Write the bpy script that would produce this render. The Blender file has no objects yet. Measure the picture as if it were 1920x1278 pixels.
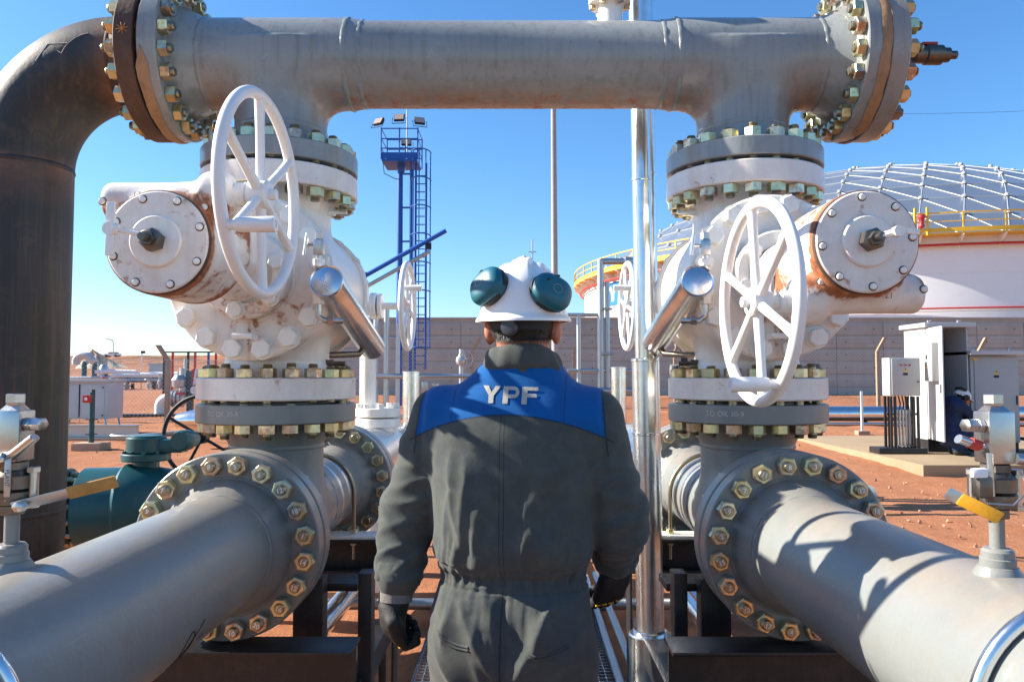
import bpy, bmesh, math, random
import numpy as np
from mathutils import Matrix, Vector, Euler
random.seed(7); np.random.seed(7)
S = bpy.context.scene
COL = S.collection
PI = math.pi
R_ = math.radians

# ------------------------------------------------------------------ camera, sky, sun, exposure
CZ = 1.55                                     # eye height over the soil
PITCH = R_(2.62)
FPX = 1440.0                                  # focal length in pixels of the 1920 wide photo (27 mm)
cam_d = bpy.data.cameras.new('camera'); cam = bpy.data.objects.new('camera', cam_d); COL.objects.link(cam)
cam.location = (0, 0, CZ); cam.rotation_euler = (PI/2 + PITCH, 0, 0)
cam_d.lens = 27.0; cam_d.sensor_width = 36.0; cam_d.clip_start = 0.05; cam_d.clip_end = 6000
S.camera = cam

SUN_EL, SUN_AZ = R_(30.5), R_(8.0)            # from the left, a little beyond the picture plane
TO_SUN = Vector((-math.cos(SUN_EL)*math.cos(SUN_AZ), math.cos(SUN_EL)*math.sin(SUN_AZ), math.sin(SUN_EL)))
w = bpy.data.worlds.new('World'); S.world = w; w.use_nodes = True
nt = w.node_tree; bg = nt.nodes['Background']
sky = nt.nodes.new('ShaderNodeTexSky'); sky.sky_type = 'NISHITA'; sky.sun_disc = False
sky.sun_elevation = SUN_EL; sky.sun_rotation = math.atan2(TO_SUN.x, TO_SUN.y)
sky.altitude = 300; sky.air_density = 1.15; sky.dust_density = 0.5; sky.ozone_density = 6.5
hs = nt.nodes.new('ShaderNodeHueSaturation'); hs.inputs['Saturation'].default_value = 1.12; hs.inputs['Hue'].default_value = 0.5
nt.links.new(sky.outputs[0], hs.inputs['Color']); nt.links.new(hs.outputs[0], bg.inputs[0]); bg.inputs[1].default_value = 0.092
sun_d = bpy.data.lights.new('sun', 'SUN'); sun_d.energy = 5.0; sun_d.angle = R_(0.5); sun_d.color = (1.0, 0.93, 0.82)
sun = bpy.data.objects.new('sun', sun_d); COL.objects.link(sun)
sun.rotation_euler = TO_SUN.to_track_quat('Z', 'Y').to_euler(); sun.location = (-20, 5, 30)
S.view_settings.view_transform = 'Standard'; S.view_settings.look = 'None'
S.view_settings.exposure = 1.32; S.view_settings.gamma = 1.0; S.view_settings.use_curve_mapping = False
S.cycles.use_denoising = True
S.cycles.max_bounces = 8; S.cycles.diffuse_bounces = 4; S.cycles.glossy_bounces = 4

# ------------------------------------------------------------------ helpers: objects
WM = {}                                       # world matrix of every object built
def thing(name, label, cat, base=(0, 0, 0), group=None):
    o = bpy.data.objects.new(name, None); COL.objects.link(o); o.location = base
    o.empty_display_size = 0.1
    o['label'] = label; o['category'] = cat
    if group: o['group'] = group
    WM[o] = Matrix.Translation(base)
    return o
def link(name, mesh, mat=None, parent=None, M=None):
    o = bpy.data.objects.new(name, mesh); COL.objects.link(o)
    if mat is not None:
        if not isinstance(mat, (list, tuple)): mat = [mat]
        if len(mesh.materials) == 0:
            for m in mat: mesh.materials.append(m)
    M = M if M is not None else Matrix.Identity(4)
    o.matrix_basis = M
    if parent is not None:
        o.parent = parent; o.matrix_parent_inverse = WM[parent].inverted()
    WM[o] = M
    return o
def tag(o, label=None, cat=None, group=None, kind=None):
    if label: o['label'] = label
    if cat: o['category'] = cat
    if group: o['group'] = group
    if kind: o['kind'] = kind
    return o
def copy_tree(o, parent=None):
    c = o.copy(); COL.objects.link(c)
    if parent is not None: c.parent = parent; c.matrix_parent_inverse = o.matrix_parent_inverse.copy()
    for ch in list(o.children): copy_tree(ch, c)
    WM[c] = WM[o].copy()
    return c
def move_to(o, loc, rz=0.0, label=None):
    o.location = loc; o.rotation_euler = (0, 0, rz)
    if label: o['label'] = label

def frame(o, z, x=None):
    z = Vector(z).normalized()
    if x is None:
        x = Vector((1, 0, 0)) if abs(z.x) < 0.9 else Vector((0, 1, 0))
    x = Vector(x); x = (x - z*x.dot(z)).normalized(); y = z.cross(x)
    M = Matrix.Identity(4)
    for i in range(3): M[i][0], M[i][1], M[i][2], M[i][3] = x[i], y[i], z[i], o[i]
    return M
T = Matrix.Translation
def Rz(a): return Matrix.Rotation(a, 4, 'Z')
def Rx(a): return Matrix.Rotation(a, 4, 'X')
def Ry(a): return Matrix.Rotation(a, 4, 'Y')

def finish(me, smooth=35):
    me.validate(clean_customdata=False)
    if smooth:
        me.polygons.foreach_set('use_smooth', [True]*len(me.polygons))
        try: me.set_sharp_from_angle(angle=R_(smooth))
        except Exception: pass
    me.update()
    return me

class MB:
    """collects shapes into one mesh"""
    def __init__(s): s.v = []; s.f = []; s.mi = []
    def add(s, vs, fs, M=None, mi=0):
        b = len(s.v)
        if M is not None: vs = [tuple(M @ Vector(p)) for p in vs]
        s.v.extend(vs); s.f.extend([tuple(i+b for i in f) for f in fs]); s.mi.extend([mi]*len(fs))
        return s
    def lathe(s, prof, n=48, M=None, mi=0, a0=0.0, a1=2*PI, cap=True):
        full = abs(a1-a0-2*PI) < 1e-6; m = n if full else n+1
        vs = []; fs = []; k = len(prof)
        for j in range(m):
            a = a0+(a1-a0)*j/n; c, q = math.cos(a), math.sin(a)
            for r, z in prof: vs.append((r*c, r*q, z))
        for j in range(n):
            j2 = (j+1) % m
            for i in range(k-1):
                if prof[i][0] < 1e-7 and prof[i+1][0] < 1e-7: continue
                if prof[i][0] < 1e-7: fs.append((j*k+i, j2*k+i+1, j*k+i+1))
                elif prof[i+1][0] < 1e-7: fs.append((j*k+i, j2*k+i, j*k+i+1))
                else: fs.append((j*k+i, j2*k+i, j2*k+i+1, j*k+i+1))
        if cap and full:
            if prof[0][0] > 1e-7: fs.append(tuple(j*k for j in reversed(range(n))))
            if prof[-1][0] > 1e-7: fs.append(tuple(j*k+k-1 for j in range(n)))
        return s.add(vs, fs, M, mi)
    def cyl(s, p0, p1, r, r1=None, n=16, mi=0, bev=0.0):
        p0 = Vector(p0); p1 = Vector(p1); L = (p1-p0).length; r1 = r if r1 is None else r1
        pr = [(r, 0), (r1, L)] if not bev else [(r-bev, 0), (r, bev), (r1, L-bev), (r1-bev, L)]
        return s.lathe(pr, n, frame(p0, p1-p0), mi)
    def box(s, c, d, M=None, mi=0, bev=0.0):
        x, y, z = d[0]/2, d[1]/2, d[2]/2
        if bev <= 0:
            vs = [(c[0]+i*x, c[1]+j*y, c[2]+k*z) for i in (-1, 1) for j in (-1, 1) for k in (-1, 1)]
            fs = [(0,1,3,2), (4,6,7,5), (0,4,5,1), (2,3,7,6), (0,2,6,4), (1,5,7,3)]
            return s.add(vs, fs, M, mi)
        bm = bmesh.new(); bmesh.ops.create_cube(bm, size=1.0)
        for v in bm.verts: v.co = Vector((v.co.x*d[0]+c[0], v.co.y*d[1]+c[1], v.co.z*d[2]+c[2]))
        bmesh.ops.bevel(bm, geom=list(bm.edges), offset=bev, segments=2, affect='EDGES', profile=0.6)
        bm.verts.index_update()
        vs = [tuple(v.co) for v in bm.verts]; fs = [tuple(v.index for v in f.verts) for f in bm.faces]; bm.free()
        return s.add(vs, fs, M, mi)
    def hexa(s, af, h, M=None, mi=0, ch=0.12):
        r = af/2/math.cos(PI/6); c = af*ch*0.5
        return s.lathe([(r-c, 0), (r, c*0.6), (r, h-c*0.6), (r-c, h)], 6, M, mi)
    def tube(s, pts, r, n=12, mi=0, cap=True, closed=False):
        pts = [Vector(p) for p in pts]; m = len(pts); vs = []; fs = []
        rs = r if isinstance(r, (list, tuple)) else [r]*m
        up = None
        for i, p in enumerate(pts):
            if closed: t = pts[(i+1) % m]-pts[i-1]
            else: t = pts[min(i+1, m-1)]-pts[max(i-1, 0)]
            t.normalize()
            if up is None:
                up = Vector((0, 0, 1)) if abs(t.z) < 0.9 else Vector((1, 0, 0))
            u = (up - t*up.dot(t)).normalized(); up = u; q = t.cross(u)
            for j in range(n):
                a = 2*PI*j/n; d = u*math.cos(a)+q*math.sin(a); vs.append(tuple(p+d*rs[i]))
        for i in range(m if closed else m-1):
            i2 = (i+1) % m
            for j in range(n): fs.append((i*n+j, i*n+(j+1) % n, i2*n+(j+1) % n, i2*n+j))
        if cap and not closed:
            fs.append(tuple(reversed(range(n)))); fs.append(tuple((m-1)*n+j for j in range(n)))
        return s.add(vs, fs, None, mi)
    def prism(s, poly, z0, z1, M=None, mi=0):
        n = len(poly); vs = [(x, y, z0) for x, y in poly]+[(x, y, z1) for x, y in poly]
        fs = [tuple(reversed(range(n))), tuple(range(n, 2*n))]+[(i, (i+1) % n, n+(i+1) % n, n+i) for i in range(n)]
        return s.add(vs, fs, M, mi)
    def mesh(s, name='mesh', smooth=35):
        me = bpy.data.meshes.new(name); me.from_pydata([tuple(p) for p in s.v], [], s.f)
        if any(s.mi): me.polygons.foreach_set('material_index', s.mi)
        return finish(me, smooth)
    def build(s, name, mat, parent=None, M=None, smooth=35):
        me = s.mesh(name, smooth)
        return link(name, me, mat, parent, M)

def arc(c, r, a0, a1, n, plane='xz'):
    out = []
    for i in range(n+1):
        a = a0+(a1-a0)*i/n; p, q = r*math.cos(a), r*math.sin(a)
        out.append((c[0]+p, c[1], c[2]+q) if plane == 'xz' else (c[0], c[1]+p, c[2]+q) if plane == 'yz' else (c[0]+p, c[1]+q, c[2]))
    return out

# ------------------------------------------------------------------ helpers: implicit surfaces
def nets(f, lo, hi, h):
    lo = np.array(lo, float); n = np.ceil((np.array(hi)-lo)/h).astype(int)+1
    X, Y, Z = np.meshgrid(*[lo[i]+h*np.arange(n[i]) for i in range(3)], indexing='ij')
    V = f(np.stack([X.ravel(), Y.ravel(), Z.ravel()], 1)).reshape(n)
    ins = V < 0
    c = n-1
    cnt = np.zeros(c, int); acc = np.zeros(tuple(c)+(3,))
    def sub(A, o): return A[o[0]:o[0]+c[0], o[1]:o[1]+c[1], o[2]:o[2]+c[2]]
    for ax in range(3):
        a1, a2 = [i for i in range(3) if i != ax]
        for i in (0, 1):
            for j in (0, 1):
                o = [0, 0, 0]; o[a1] = i; o[a2] = j; e = list(o); e[ax] = 1
                v0, v1 = sub(V, o), sub(V, e); m = (v0 < 0) != (v1 < 0)
                d = np.where(m, v0-v1, 1.0); t = np.where(m, v0/d, 0)
                cnt += m
                acc[..., ax] += np.where(m, t, 0); acc[..., a1] += m*i; acc[..., a2] += m*j
    act = cnt > 0
    idx = -np.ones(c, int); idx[act] = np.arange(act.sum())
    cell = np.argwhere(act)
    P = lo+h*(cell+acc[act]/cnt[act][:, None])
    F = []
    for ax in range(3):
        a1, a2 = (ax+1) % 3, (ax+2) % 3
        s0 = [slice(None)]*3; s1 = [slice(None)]*3; s0[ax] = slice(0, -1); s1[ax] = slice(1, None)
        A, B = ins[tuple(s0)], ins[tuple(s1)]
        e = np.argwhere(A != B)
        ok = (e[:, a1] > 0) & (e[:, a2] > 0) & (e[:, a1] < c[a1]) & (e[:, a2] < c[a2]); e = e[ok]
        def at(d1, d2):
            q = e.copy(); q[:, a1] += d1; q[:, a2] += d2; return idx[q[:, 0], q[:, 1], q[:, 2]]
        q = np.stack([at(-1, -1), at(0, -1), at(0, 0), at(-1, 0)], 1)
        fl = ~A[e[:, 0], e[:, 1], e[:, 2]]
        q[fl] = q[fl][:, ::-1]
        F.append(q)
    F = np.concatenate(F); F = F[(F >= 0).all(1)]
    return P, F
def grad(f, P, e=0.0015):
    g = np.zeros_like(P)
    for i in range(3):
        d = np.zeros(3); d[i] = e; g[:, i] = (f(P+d)-f(P-d))/(2*e)
    return g
def project(f, P, it=3, e=0.0015, lim=0.02):
    for _ in range(it):
        v = f(P); g = grad(f, P, e); st = (v/np.maximum((g*g).sum(1), 0.15))[:, None]*g
        l = np.linalg.norm(st, axis=1, keepdims=True); st *= np.minimum(1, lim/np.maximum(l, 1e-9))
        P = P-st
    return P
def fast_mesh(name, P, F, smooth=True):
    me = bpy.data.meshes.new(name); nf = len(F); k = F.shape[1]
    me.vertices.add(len(P)); me.vertices.foreach_set('co', P.astype(np.float32).ravel())
    me.loops.add(nf*k); me.loops.foreach_set('vertex_index', F.astype(np.int32).ravel())
    me.polygons.add(nf); me.polygons.foreach_set('loop_start', np.arange(0, nf*k, k, dtype=np.int32))
    me.update(calc_edges=True); me.validate()
    if smooth: me.polygons.foreach_set('use_smooth', np.ones(nf, bool))
    return me
def solid(name, f, lo, hi, h, mat, parent=None, fine=None, it=3, M=None, sharp=None):
    P, F = nets(f, lo, hi, h); P = project(fine or f, P, it)
    me = fast_mesh(name, P, F)
    if sharp: me.set_sharp_from_angle(angle=R_(sharp))
    return link(name, me, mat, parent, M)
def smin(a, b, k):
    h = np.clip(0.5+0.5*(b-a)/k, 0, 1); return b*(1-h)+a*h-k*h*(1-h)
def smax(a, b, k): return -smin(-a, -b, k)
def s_cap(P, a, b, r0, r1=None):
    a = np.array(a, float); b = np.array(b, float); r1 = r0 if r1 is None else r1
    d = b-a; t = np.clip(((P-a)@d)/(d@d), 0, 1)
    return np.linalg.norm(P-a-t[:, None]*d, axis=1)-(r0+(r1-r0)*t)
def s_cyl(P, c, ax, r, h0, h1, rd=0.0):
    q = P-np.array(c, float); o = [i for i in range(3) if i != ax]
    rr = np.hypot(q[:, o[0]], q[:, o[1]])-r+rd; z = np.abs(q[:, ax]-(h0+h1)/2)-(h1-h0)/2+rd
    return np.minimum(np.maximum(rr, z), 0)+np.hypot(np.maximum(rr, 0), np.maximum(z, 0))-rd
def s_box(P, c, hf, rd=0.0):
    q = np.abs(P-np.array(c, float))-np.array(hf, float)+rd
    return np.linalg.norm(np.maximum(q, 0), axis=1)+np.minimum(q.max(1), 0)-rd
def s_ell(P, c, r):
    q = (P-np.array(c, float))/np.array(r, float); k0 = np.linalg.norm(q, axis=1)
    k1 = np.linalg.norm(q/np.array(r, float), axis=1)
    return k0*(k0-1)/np.maximum(k1, 1e-6)
_perm = np.random.RandomState(3).rand(64, 64, 64)
def vnoise(P):
    i = np.floor(P).astype(int); t = P-i; t = t*t*(3-2*t); o = 0
    for dx in (0, 1):
        for dy in (0, 1):
            for dz in (0, 1):
                o = o+_perm[(i[:, 0]+dx) % 64, (i[:, 1]+dy) % 64, (i[:, 2]+dz) % 64]*np.where(dx, t[:, 0], 1-t[:, 0])*np.where(dy, t[:, 1], 1-t[:, 1])*np.where(dz, t[:, 2], 1-t[:, 2])
    return o*2-1
def sstep(a, b, x):
    t = np.clip((x-a)/(b-a), 0, 1); return t*t*(3-2*t)
# ------------------------------------------------------------------ materials (all procedural)
class NT:
    def __init__(s, name):
        s.m = bpy.data.materials.new(name); s.m.use_nodes = True; s.t = s.m.node_tree
        s.b = s.t.nodes['Principled BSDF']; s.tc = None
    def n(s, ty, **kw):
        o = s.t.nodes.new(ty)
        for k, v in kw.items(): setattr(o, k, v)
        return o
    def l(s, a, b): s.t.links.new(a, b)
    def coord(s, scale=(1, 1, 1), world=True):
        if world:
            g = s.n('ShaderNodeNewGeometry').outputs['Position']
        else: g = s.n('ShaderNodeTexCoord').outputs['Object']
        m = s.n('ShaderNodeMapping'); m.inputs['Scale'].default_value = scale; s.l(g, m.inputs['Vector'])
        return m.outputs[0]
    def noise(s, scale, detail=4, rough=0.55, vec=None, dist=0.0):
        o = s.n('ShaderNodeTexNoise'); o.inputs['Scale'].default_value = scale; o.inputs['Detail'].default_value = detail
        o.inputs['Roughness'].default_value = rough; o.inputs['Distortion'].default_value = dist
        if vec is not None: s.l(vec, o.inputs['Vector'])
        return o.outputs['Fac']
    def ramp(s, fac, a, b, c0=(0, 0, 0, 1), c1=(1, 1, 1, 1)):
        r = s.n('ShaderNodeValToRGB'); r.color_ramp.elements[0].position = a; r.color_ramp.elements[1].position = b
        r.color_ramp.elements[0].color = c0; r.color_ramp.elements[1].color = c1
        s.l(fac, r.inputs[0]); return r.outputs[0]
    def mix(s, fac, a, b, mode='MIX'):
        o = s.n('ShaderNodeMix', data_type='RGBA', blend_type=mode)
        for inp, v in ((o.inputs[0], fac), (o.inputs[6], a), (o.inputs[7], b)):
            if isinstance(v, (int, float)): inp.default_value = v
            elif isinstance(v, (tuple, list)): inp.default_value = tuple(v)+((1,) if len(v) == 3 else ())
            else: s.l(v, inp)
        return o.outputs[2]
    def math(s, op, a, b=0.0, c=0.0):
        o = s.n('ShaderNodeMath', operation=op)
        for i, v in enumerate((a, b, c)):
            if isinstance(v, (int, float)): o.inputs[i].default_value = v
            else: s.l(v, o.inputs[i])
        return o.outputs[0]
    def col(s, c):
        if isinstance(c, (tuple, list)): s.b.inputs['Base Color'].default_value = tuple(c)+((1,) if len(c) == 3 else ())
        else: s.l(c, s.b.inputs['Base Color'])
    def rough(s, r):
        if isinstance(r, (int, float)): s.b.inputs['Roughness'].default_value = r
        else: s.l(r, s.b.inputs['Roughness'])
    def metal(s, v):
        if isinstance(v, (int, float)): s.b.inputs['Metallic'].default_value = v
        else: s.l(v, s.b.inputs['Metallic'])
    def bump(s, h, strength=0.2, dist=0.01):
        o = s.n('ShaderNodeBump'); o.inputs['Strength'].default_value = strength; o.inputs['Distance'].default_value = dist
        s.l(h, o.inputs['Height']); s.l(o.outputs[0], s.b.inputs['Normal']); return o
    def attr(s, name):
        o = s.n('ShaderNodeAttribute'); o.attribute_name = name; return o.outputs['Fac']

def paint(name, c, rough=0.42, var=0.12, dirt=0.25, dirt_c=(0.22, 0.15, 0.10), streak=0.0, rust=0.0, bump=0.06, bscale=70, rust_c=(0.16, 0.05, 0.018), spec=0.5, dust=0.0):
    a = NT(name)
    p = a.coord()
    big = a.noise(2.3, 5, 0.6, p)
    base = a.mix(a.ramp(big, 0.3, 0.72), [x*(1-var) for x in c], [min(1, x*(1+var*0.6)) for x in c])
    if dirt:
        d = a.ramp(a.noise(9, 8, 0.7, p, 0.4), 0.52, 0.8)
        base = a.mix(a.math('MULTIPLY', d, dirt), base, dirt_c)
    if streak:
        st = a.ramp(a.noise(1.0, 5, 0.65, a.coord((40, 40, 1.4))), 0.5, 0.78)
        base = a.mix(a.math('MULTIPLY', st, streak), base, dirt_c)
    if dust:
        gn = a.n('ShaderNodeNewGeometry'); sn = a.n('ShaderNodeSeparateXYZ'); a.l(gn.outputs['Normal'], sn.inputs[0])
        du = a.math('MULTIPLY', a.ramp(sn.outputs['Z'], 0.45, 0.98), a.ramp(a.noise(5, 8, 0.75, p, 0.5), 0.30, 0.70))
        base = a.mix(a.math('MULTIPLY', du, dust), base, (0.36, 0.27, 0.20))
        sc = a.ramp(a.noise(1.0, 3, 0.6, a.coord((3, 90, 90))), 0.66, 0.74); sc2 = a.ramp(a.noise(1.0, 3, 0.6, a.coord((90, 2.5, 90))), 0.66, 0.74)
        base = a.mix(a.math('MULTIPLY', a.math('MAXIMUM', sc, sc2), 0.18), base, (0.42, 0.42, 0.42))
    at = a.attr('rust')
    rn = a.noise(16, 8, 0.72, p, 0.6); rn2 = a.noise(55, 4, 0.6, p)
    rsum = a.math('ADD', a.math('MULTIPLY', rn, 0.7), a.math('MULTIPLY', rn2, 0.3))
    th = a.math('SUBTRACT', 0.735-rust*0.12, a.math('MULTIPLY', at, 0.36))
    rm = a.math('MULTIPLY', a.math('SUBTRACT', rsum, th), 9.0)
    rm = a.n('ShaderNodeClamp').inputs['Value'].node if False else rm
    cl = a.n('ShaderNodeClamp'); a.l(rm, cl.inputs[0])
    rcol = a.mix(a.ramp(a.noise(34, 6, 0.75, p), 0.32, 0.66), rust_c, (rust_c[0]*2.9, rust_c[1]*3.2, rust_c[2]*3.2))
    so = a.n('ShaderNodeClamp'); a.l(a.math('MULTIPLY', a.math('MULTIPLY', at, a.math('SUBTRACT', a.noise(7, 6, 0.7, p, 0.8), 0.22)), 1.9), so.inputs[0])
    base = a.mix(so.outputs[0], base, (0.40, 0.18, 0.085))
    base = a.mix(cl.outputs[0], base, rcol)
    a.col(base)
    rr = a.math('ADD', a.math('MULTIPLY', cl.outputs[0], 0.4), a.math('ADD', a.math('MULTIPLY', big, 0.16), rough-0.08))
    a.rough(rr); a.b.inputs['Specular IOR Level'].default_value = spec
    a.bump(a.math('ADD', a.noise(bscale, 3, 0.6, p), a.math('MULTIPLY', cl.outputs[0], 0.7)), bump, 0.006)
    return a.m
def metal(name, c, rough=0.25, var=0.1, bump=0.03, bs=6, scratch=True, stain=0.0):
    a = NT(name); p = a.coord()
    n = a.noise(7, 5, 0.6, p)
    a.col(a.mix(a.math('MULTIPLY', a.ramp(n, 0.45, 0.75), stain), a.mix(n, [x*(1-var) for x in c], c), (0.25, 0.16, 0.09)))
    a.metal(1.0)
    a.rough(a.math('ADD', a.math('MULTIPLY', a.noise(20, 4, 0.7, a.coord((1, 1, 0.2))), 0.18), rough-0.07))
    if bump: a.bump(a.noise(bs, 3, 0.5, p), bump, 0.02)
    return a.m
def flat(name, c, rough=0.6, metallic=0.0, var=0.1, scale=12, bump=0.0, bscale=40, spec=0.5, world=True):
    a = NT(name); p = a.coord(world=world)
    n = a.noise(scale, 6, 0.65, p)
    a.col(a.mix(a.ramp(n, 0.3, 0.7), [x*(1-var) for x in c], [min(1, x*(1+var)) for x in c]))
    a.rough(rough); a.metal(metallic); a.b.inputs['Specular IOR Level'].default_value = spec
    if bump: a.bump(a.noise(bscale, 5, 0.7, p), bump, 0.01)
    return a.m

GREY = paint('grey_pipe_paint', (0.218, 0.232, 0.222), 0.34, 0.14, 0.42, (0.22, 0.155, 0.11), streak=0.22, rust=-0.05, bump=0.12, dust=0.6)
GREYD = paint('grey_header_paint', (0.275, 0.295, 0.290), 0.26, 0.16, 0.35, (0.135, 0.120, 0.105), streak=0.60, rust=0.0, bump=0.09, dust=0.4)
WHITE = paint('white_valve_paint', (0.86, 0.835, 0.775), 0.30, 0.05, 0.24, (0.55, 0.38, 0.27), streak=0.24, rust=0.30, bump=0.12, bscale=110, spec=0.55)
WHEELW = paint('white_wheel_paint', (0.82, 0.80, 0.775), 0.32, 0.06, 0.25, (0.45, 0.34, 0.25), rust=-0.05, bump=0.09, bscale=30)
DARKP = paint('dark_weathered_steel', (0.024, 0.023, 0.023), 0.55, 0.35, 0.55, (0.115, 0.072, 0.046), streak=0.55, rust=0.05, bump=0.12, rust_c=(0.09, 0.04, 0.02))
RUSTF = paint('rusted_flange_steel', (0.085, 0.045, 0.030), 0.75, 0.35, 0.6, (0.20, 0.09, 0.04), streak=0.4, rust=0.5, bump=0.25, bscale=50, rust_c=(0.10, 0.038, 0.016))
WRAP = paint('peeling_tape_wrap', (0.36, 0.21, 0.11), 0.7, 0.3, 0.6, (0.16, 0.07, 0.03), streak=0.7, rust=0.35, bump=0.5, bscale=24)
CHROME = metal('polished_cladding', (0.82, 0.82, 0.81), 0.21, 0.10, 0.16, 7, stain=0.12)
CHROME2 = metal('satin_cladding', (0.72, 0.73, 0.74), 0.27, 0.10, 0.12, 9)
STEEL = metal('stainless_fitting', (0.62, 0.61, 0.59), 0.30, 0.15, 0.04, 30, stain=0.3)
DSTEEL = metal('dark_fitting_steel', (0.20, 0.18, 0.16), 0.42, 0.3, 0.1, 40, stain=0.6)
BLACK = paint('black_frame_paint', (0.012, 0.012, 0.014), 0.42, 0.3, 0.5, (0.10, 0.06, 0.045), streak=0.2, rust=-0.1, bump=0.08)
TEAL = paint('teal_valve_paint', (0.006, 0.075, 0.085), 0.38, 0.15, 0.2, (0.12, 0.07, 0.05), rust=-0.2, bump=0.06)
BLUE = flat('blue_tower_paint', (0.008, 0.085, 0.38), 0.42, var=0.08)
SIGNBLUE = flat('blue_sign_paint', (0.012, 0.16, 0.52), 0.5, var=0.03)
PLAINW = flat('white_print', (0.8, 0.8, 0.8), 0.5, var=0.02)
TANKW = paint('white_tank_paint', (0.80, 0.79, 0.775), 0.5, 0.02, 0.05, (0.5, 0.42, 0.35), streak=0.04, rust=-0.4, bump=0.02)
YELLOW = flat('yellow_safety_paint', (0.78, 0.46, 0.02), 0.45, var=0.06)
ORANGE = flat('orange_handle_vinyl', (0.80, 0.36, 0.015), 0.38, var=0.10, scale=60, bump=0.1)
ORANGED = flat('faded_orange_handle_vinyl', (0.50, 0.23, 0.05), 0.5, var=0.2, scale=40, bump=0.15)
RED = flat('red_paint', (0.48, 0.03, 0.025), 0.45, var=0.1)
CABINET = flat('cabinet_grey_paint', (0.40, 0.405, 0.39), 0.42, var=0.03, scale=3)
CABW = flat('cabinet_white_paint', (0.50, 0.50, 0.49), 0.42, var=0.03, scale=3)
POSTC = flat('concrete_post', (0.36, 0.25, 0.165), 0.85, var=0.15, scale=8, bump=0.2)
GALV = metal('galvanised_steel', (0.50, 0.52, 0.53), 0.42, 0.15, 0.05, 30)
DARKIN = flat('cabinet_interior', (0.10, 0.11, 0.115), 0.6, var=0.2)
RUBBER = flat('black_rubber', (0.012, 0.012, 0.013), 0.65, var=0.2)
CABLE = flat('cable_sheath', (0.02, 0.02, 0.02), 0.5)
CHALK = flat('chalk_mark', (0.55, 0.54, 0.51), 0.9, var=0.1, scale=200)
CHALKW = flat('white_chalk', (0.85, 0.84, 0.80), 0.9, var=0.1, scale=300)
TARP = flat('pale_sand', (0.60, 0.46, 0.31), 0.9, var=0.1, scale=2)
INK = flat('marker_ink', (0.02, 0.02, 0.02), 0.7)
GLASSD = flat('lamp_glass', (0.42, 0.33, 0.27), 0.12, var=0.05)
SKIN = flat('skin', (0.46, 0.19, 0.115), 0.5, var=0.10, scale=30, bump=0.08, bscale=220)
_b = SKIN.node_tree.nodes['Principled BSDF']; _b.inputs['Subsurface Weight'].default_value = 0.6; _b.inputs['Subsurface Radius'].default_value = (0.02, 0.004, 0.002); _b.inputs['Subsurface Scale'].default_value = 1.0
HAIR = flat('dark_hair', (0.012, 0.010, 0.009), 0.55, var=0.4, scale=60)
HELM = paint('helmet_shell', (0.84, 0.83, 0.81), 0.26, 0.03, 0.22, (0.45, 0.40, 0.34), rust=-0.6, bump=0.02)
MUFF = flat('earmuff_teal_shell', (0.008, 0.115, 0.160), 0.45, var=0.1, scale=6)
GLOVE = flat('black_glove', (0.012, 0.012, 0.012), 0.7, var=0.3, scale=80, bump=0.3, bscale=160)
KNOB = flat('knob_plastic', (0.045, 0.05, 0.06), 0.5)
KNIT = flat('grey_knit_cuff', (0.19, 0.18, 0.16), 0.95, var=0.25, scale=140, bump=0.5, bscale=300)
GREENFAN = flat('valve_plate_metal', (0.45, 0.45, 0.43), 0.4, 0.6, var=0.3, scale=200)

def mk_nut():
    a = NT('zinc_yellow_nut'); p = a.coord()
    oi = a.n('ShaderNodeObjectInfo').outputs['Random']
    n = a.noise(28, 4, 0.6, p)
    r = a.n('ShaderNodeValToRGB'); e = r.color_ramp.elements
    e[0].position = 0.0; e[0].color = (0.62, 0.50, 0.26, 1); e[1].position = 1.0; e[1].color = (0.48, 0.45, 0.38, 1)
    for pos, c in ((0.25, (0.74, 0.61, 0.34, 1)), (0.5, (0.52, 0.55, 0.34, 1)), (0.72, (0.76, 0.67, 0.46, 1)), (0.86, (0.42, 0.26, 0.18, 1))):
        q = e.new(pos); q.color = c
    a.l(a.math('FRACT', a.math('ADD', a.math('MULTIPLY', oi, 0.8), a.math('MULTIPLY', n, 0.7))), r.inputs[0])
    d = a.ramp(a.noise(75, 5, 0.7, p), 0.55, 0.72)
    a.col(a.mix(a.math('MULTIPLY', d, 0.45), r.outputs[0], (0.14, 0.075, 0.04)))
    a.metal(a.math('SUBTRACT', 0.85, a.math('MULTIPLY', d, 0.5))); a.rough(a.math('ADD', 0.30, a.math('MULTIPLY', d, 0.35)))
    a.bump(a.noise(120, 3, 0.6, p), 0.12, 0.003)
    return a.m
NUT = mk_nut()
STUD = metal('zinc_stud_end', (0.42, 0.37, 0.26), 0.36, 0.3, 0.1, 60, stain=0.35)

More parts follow.
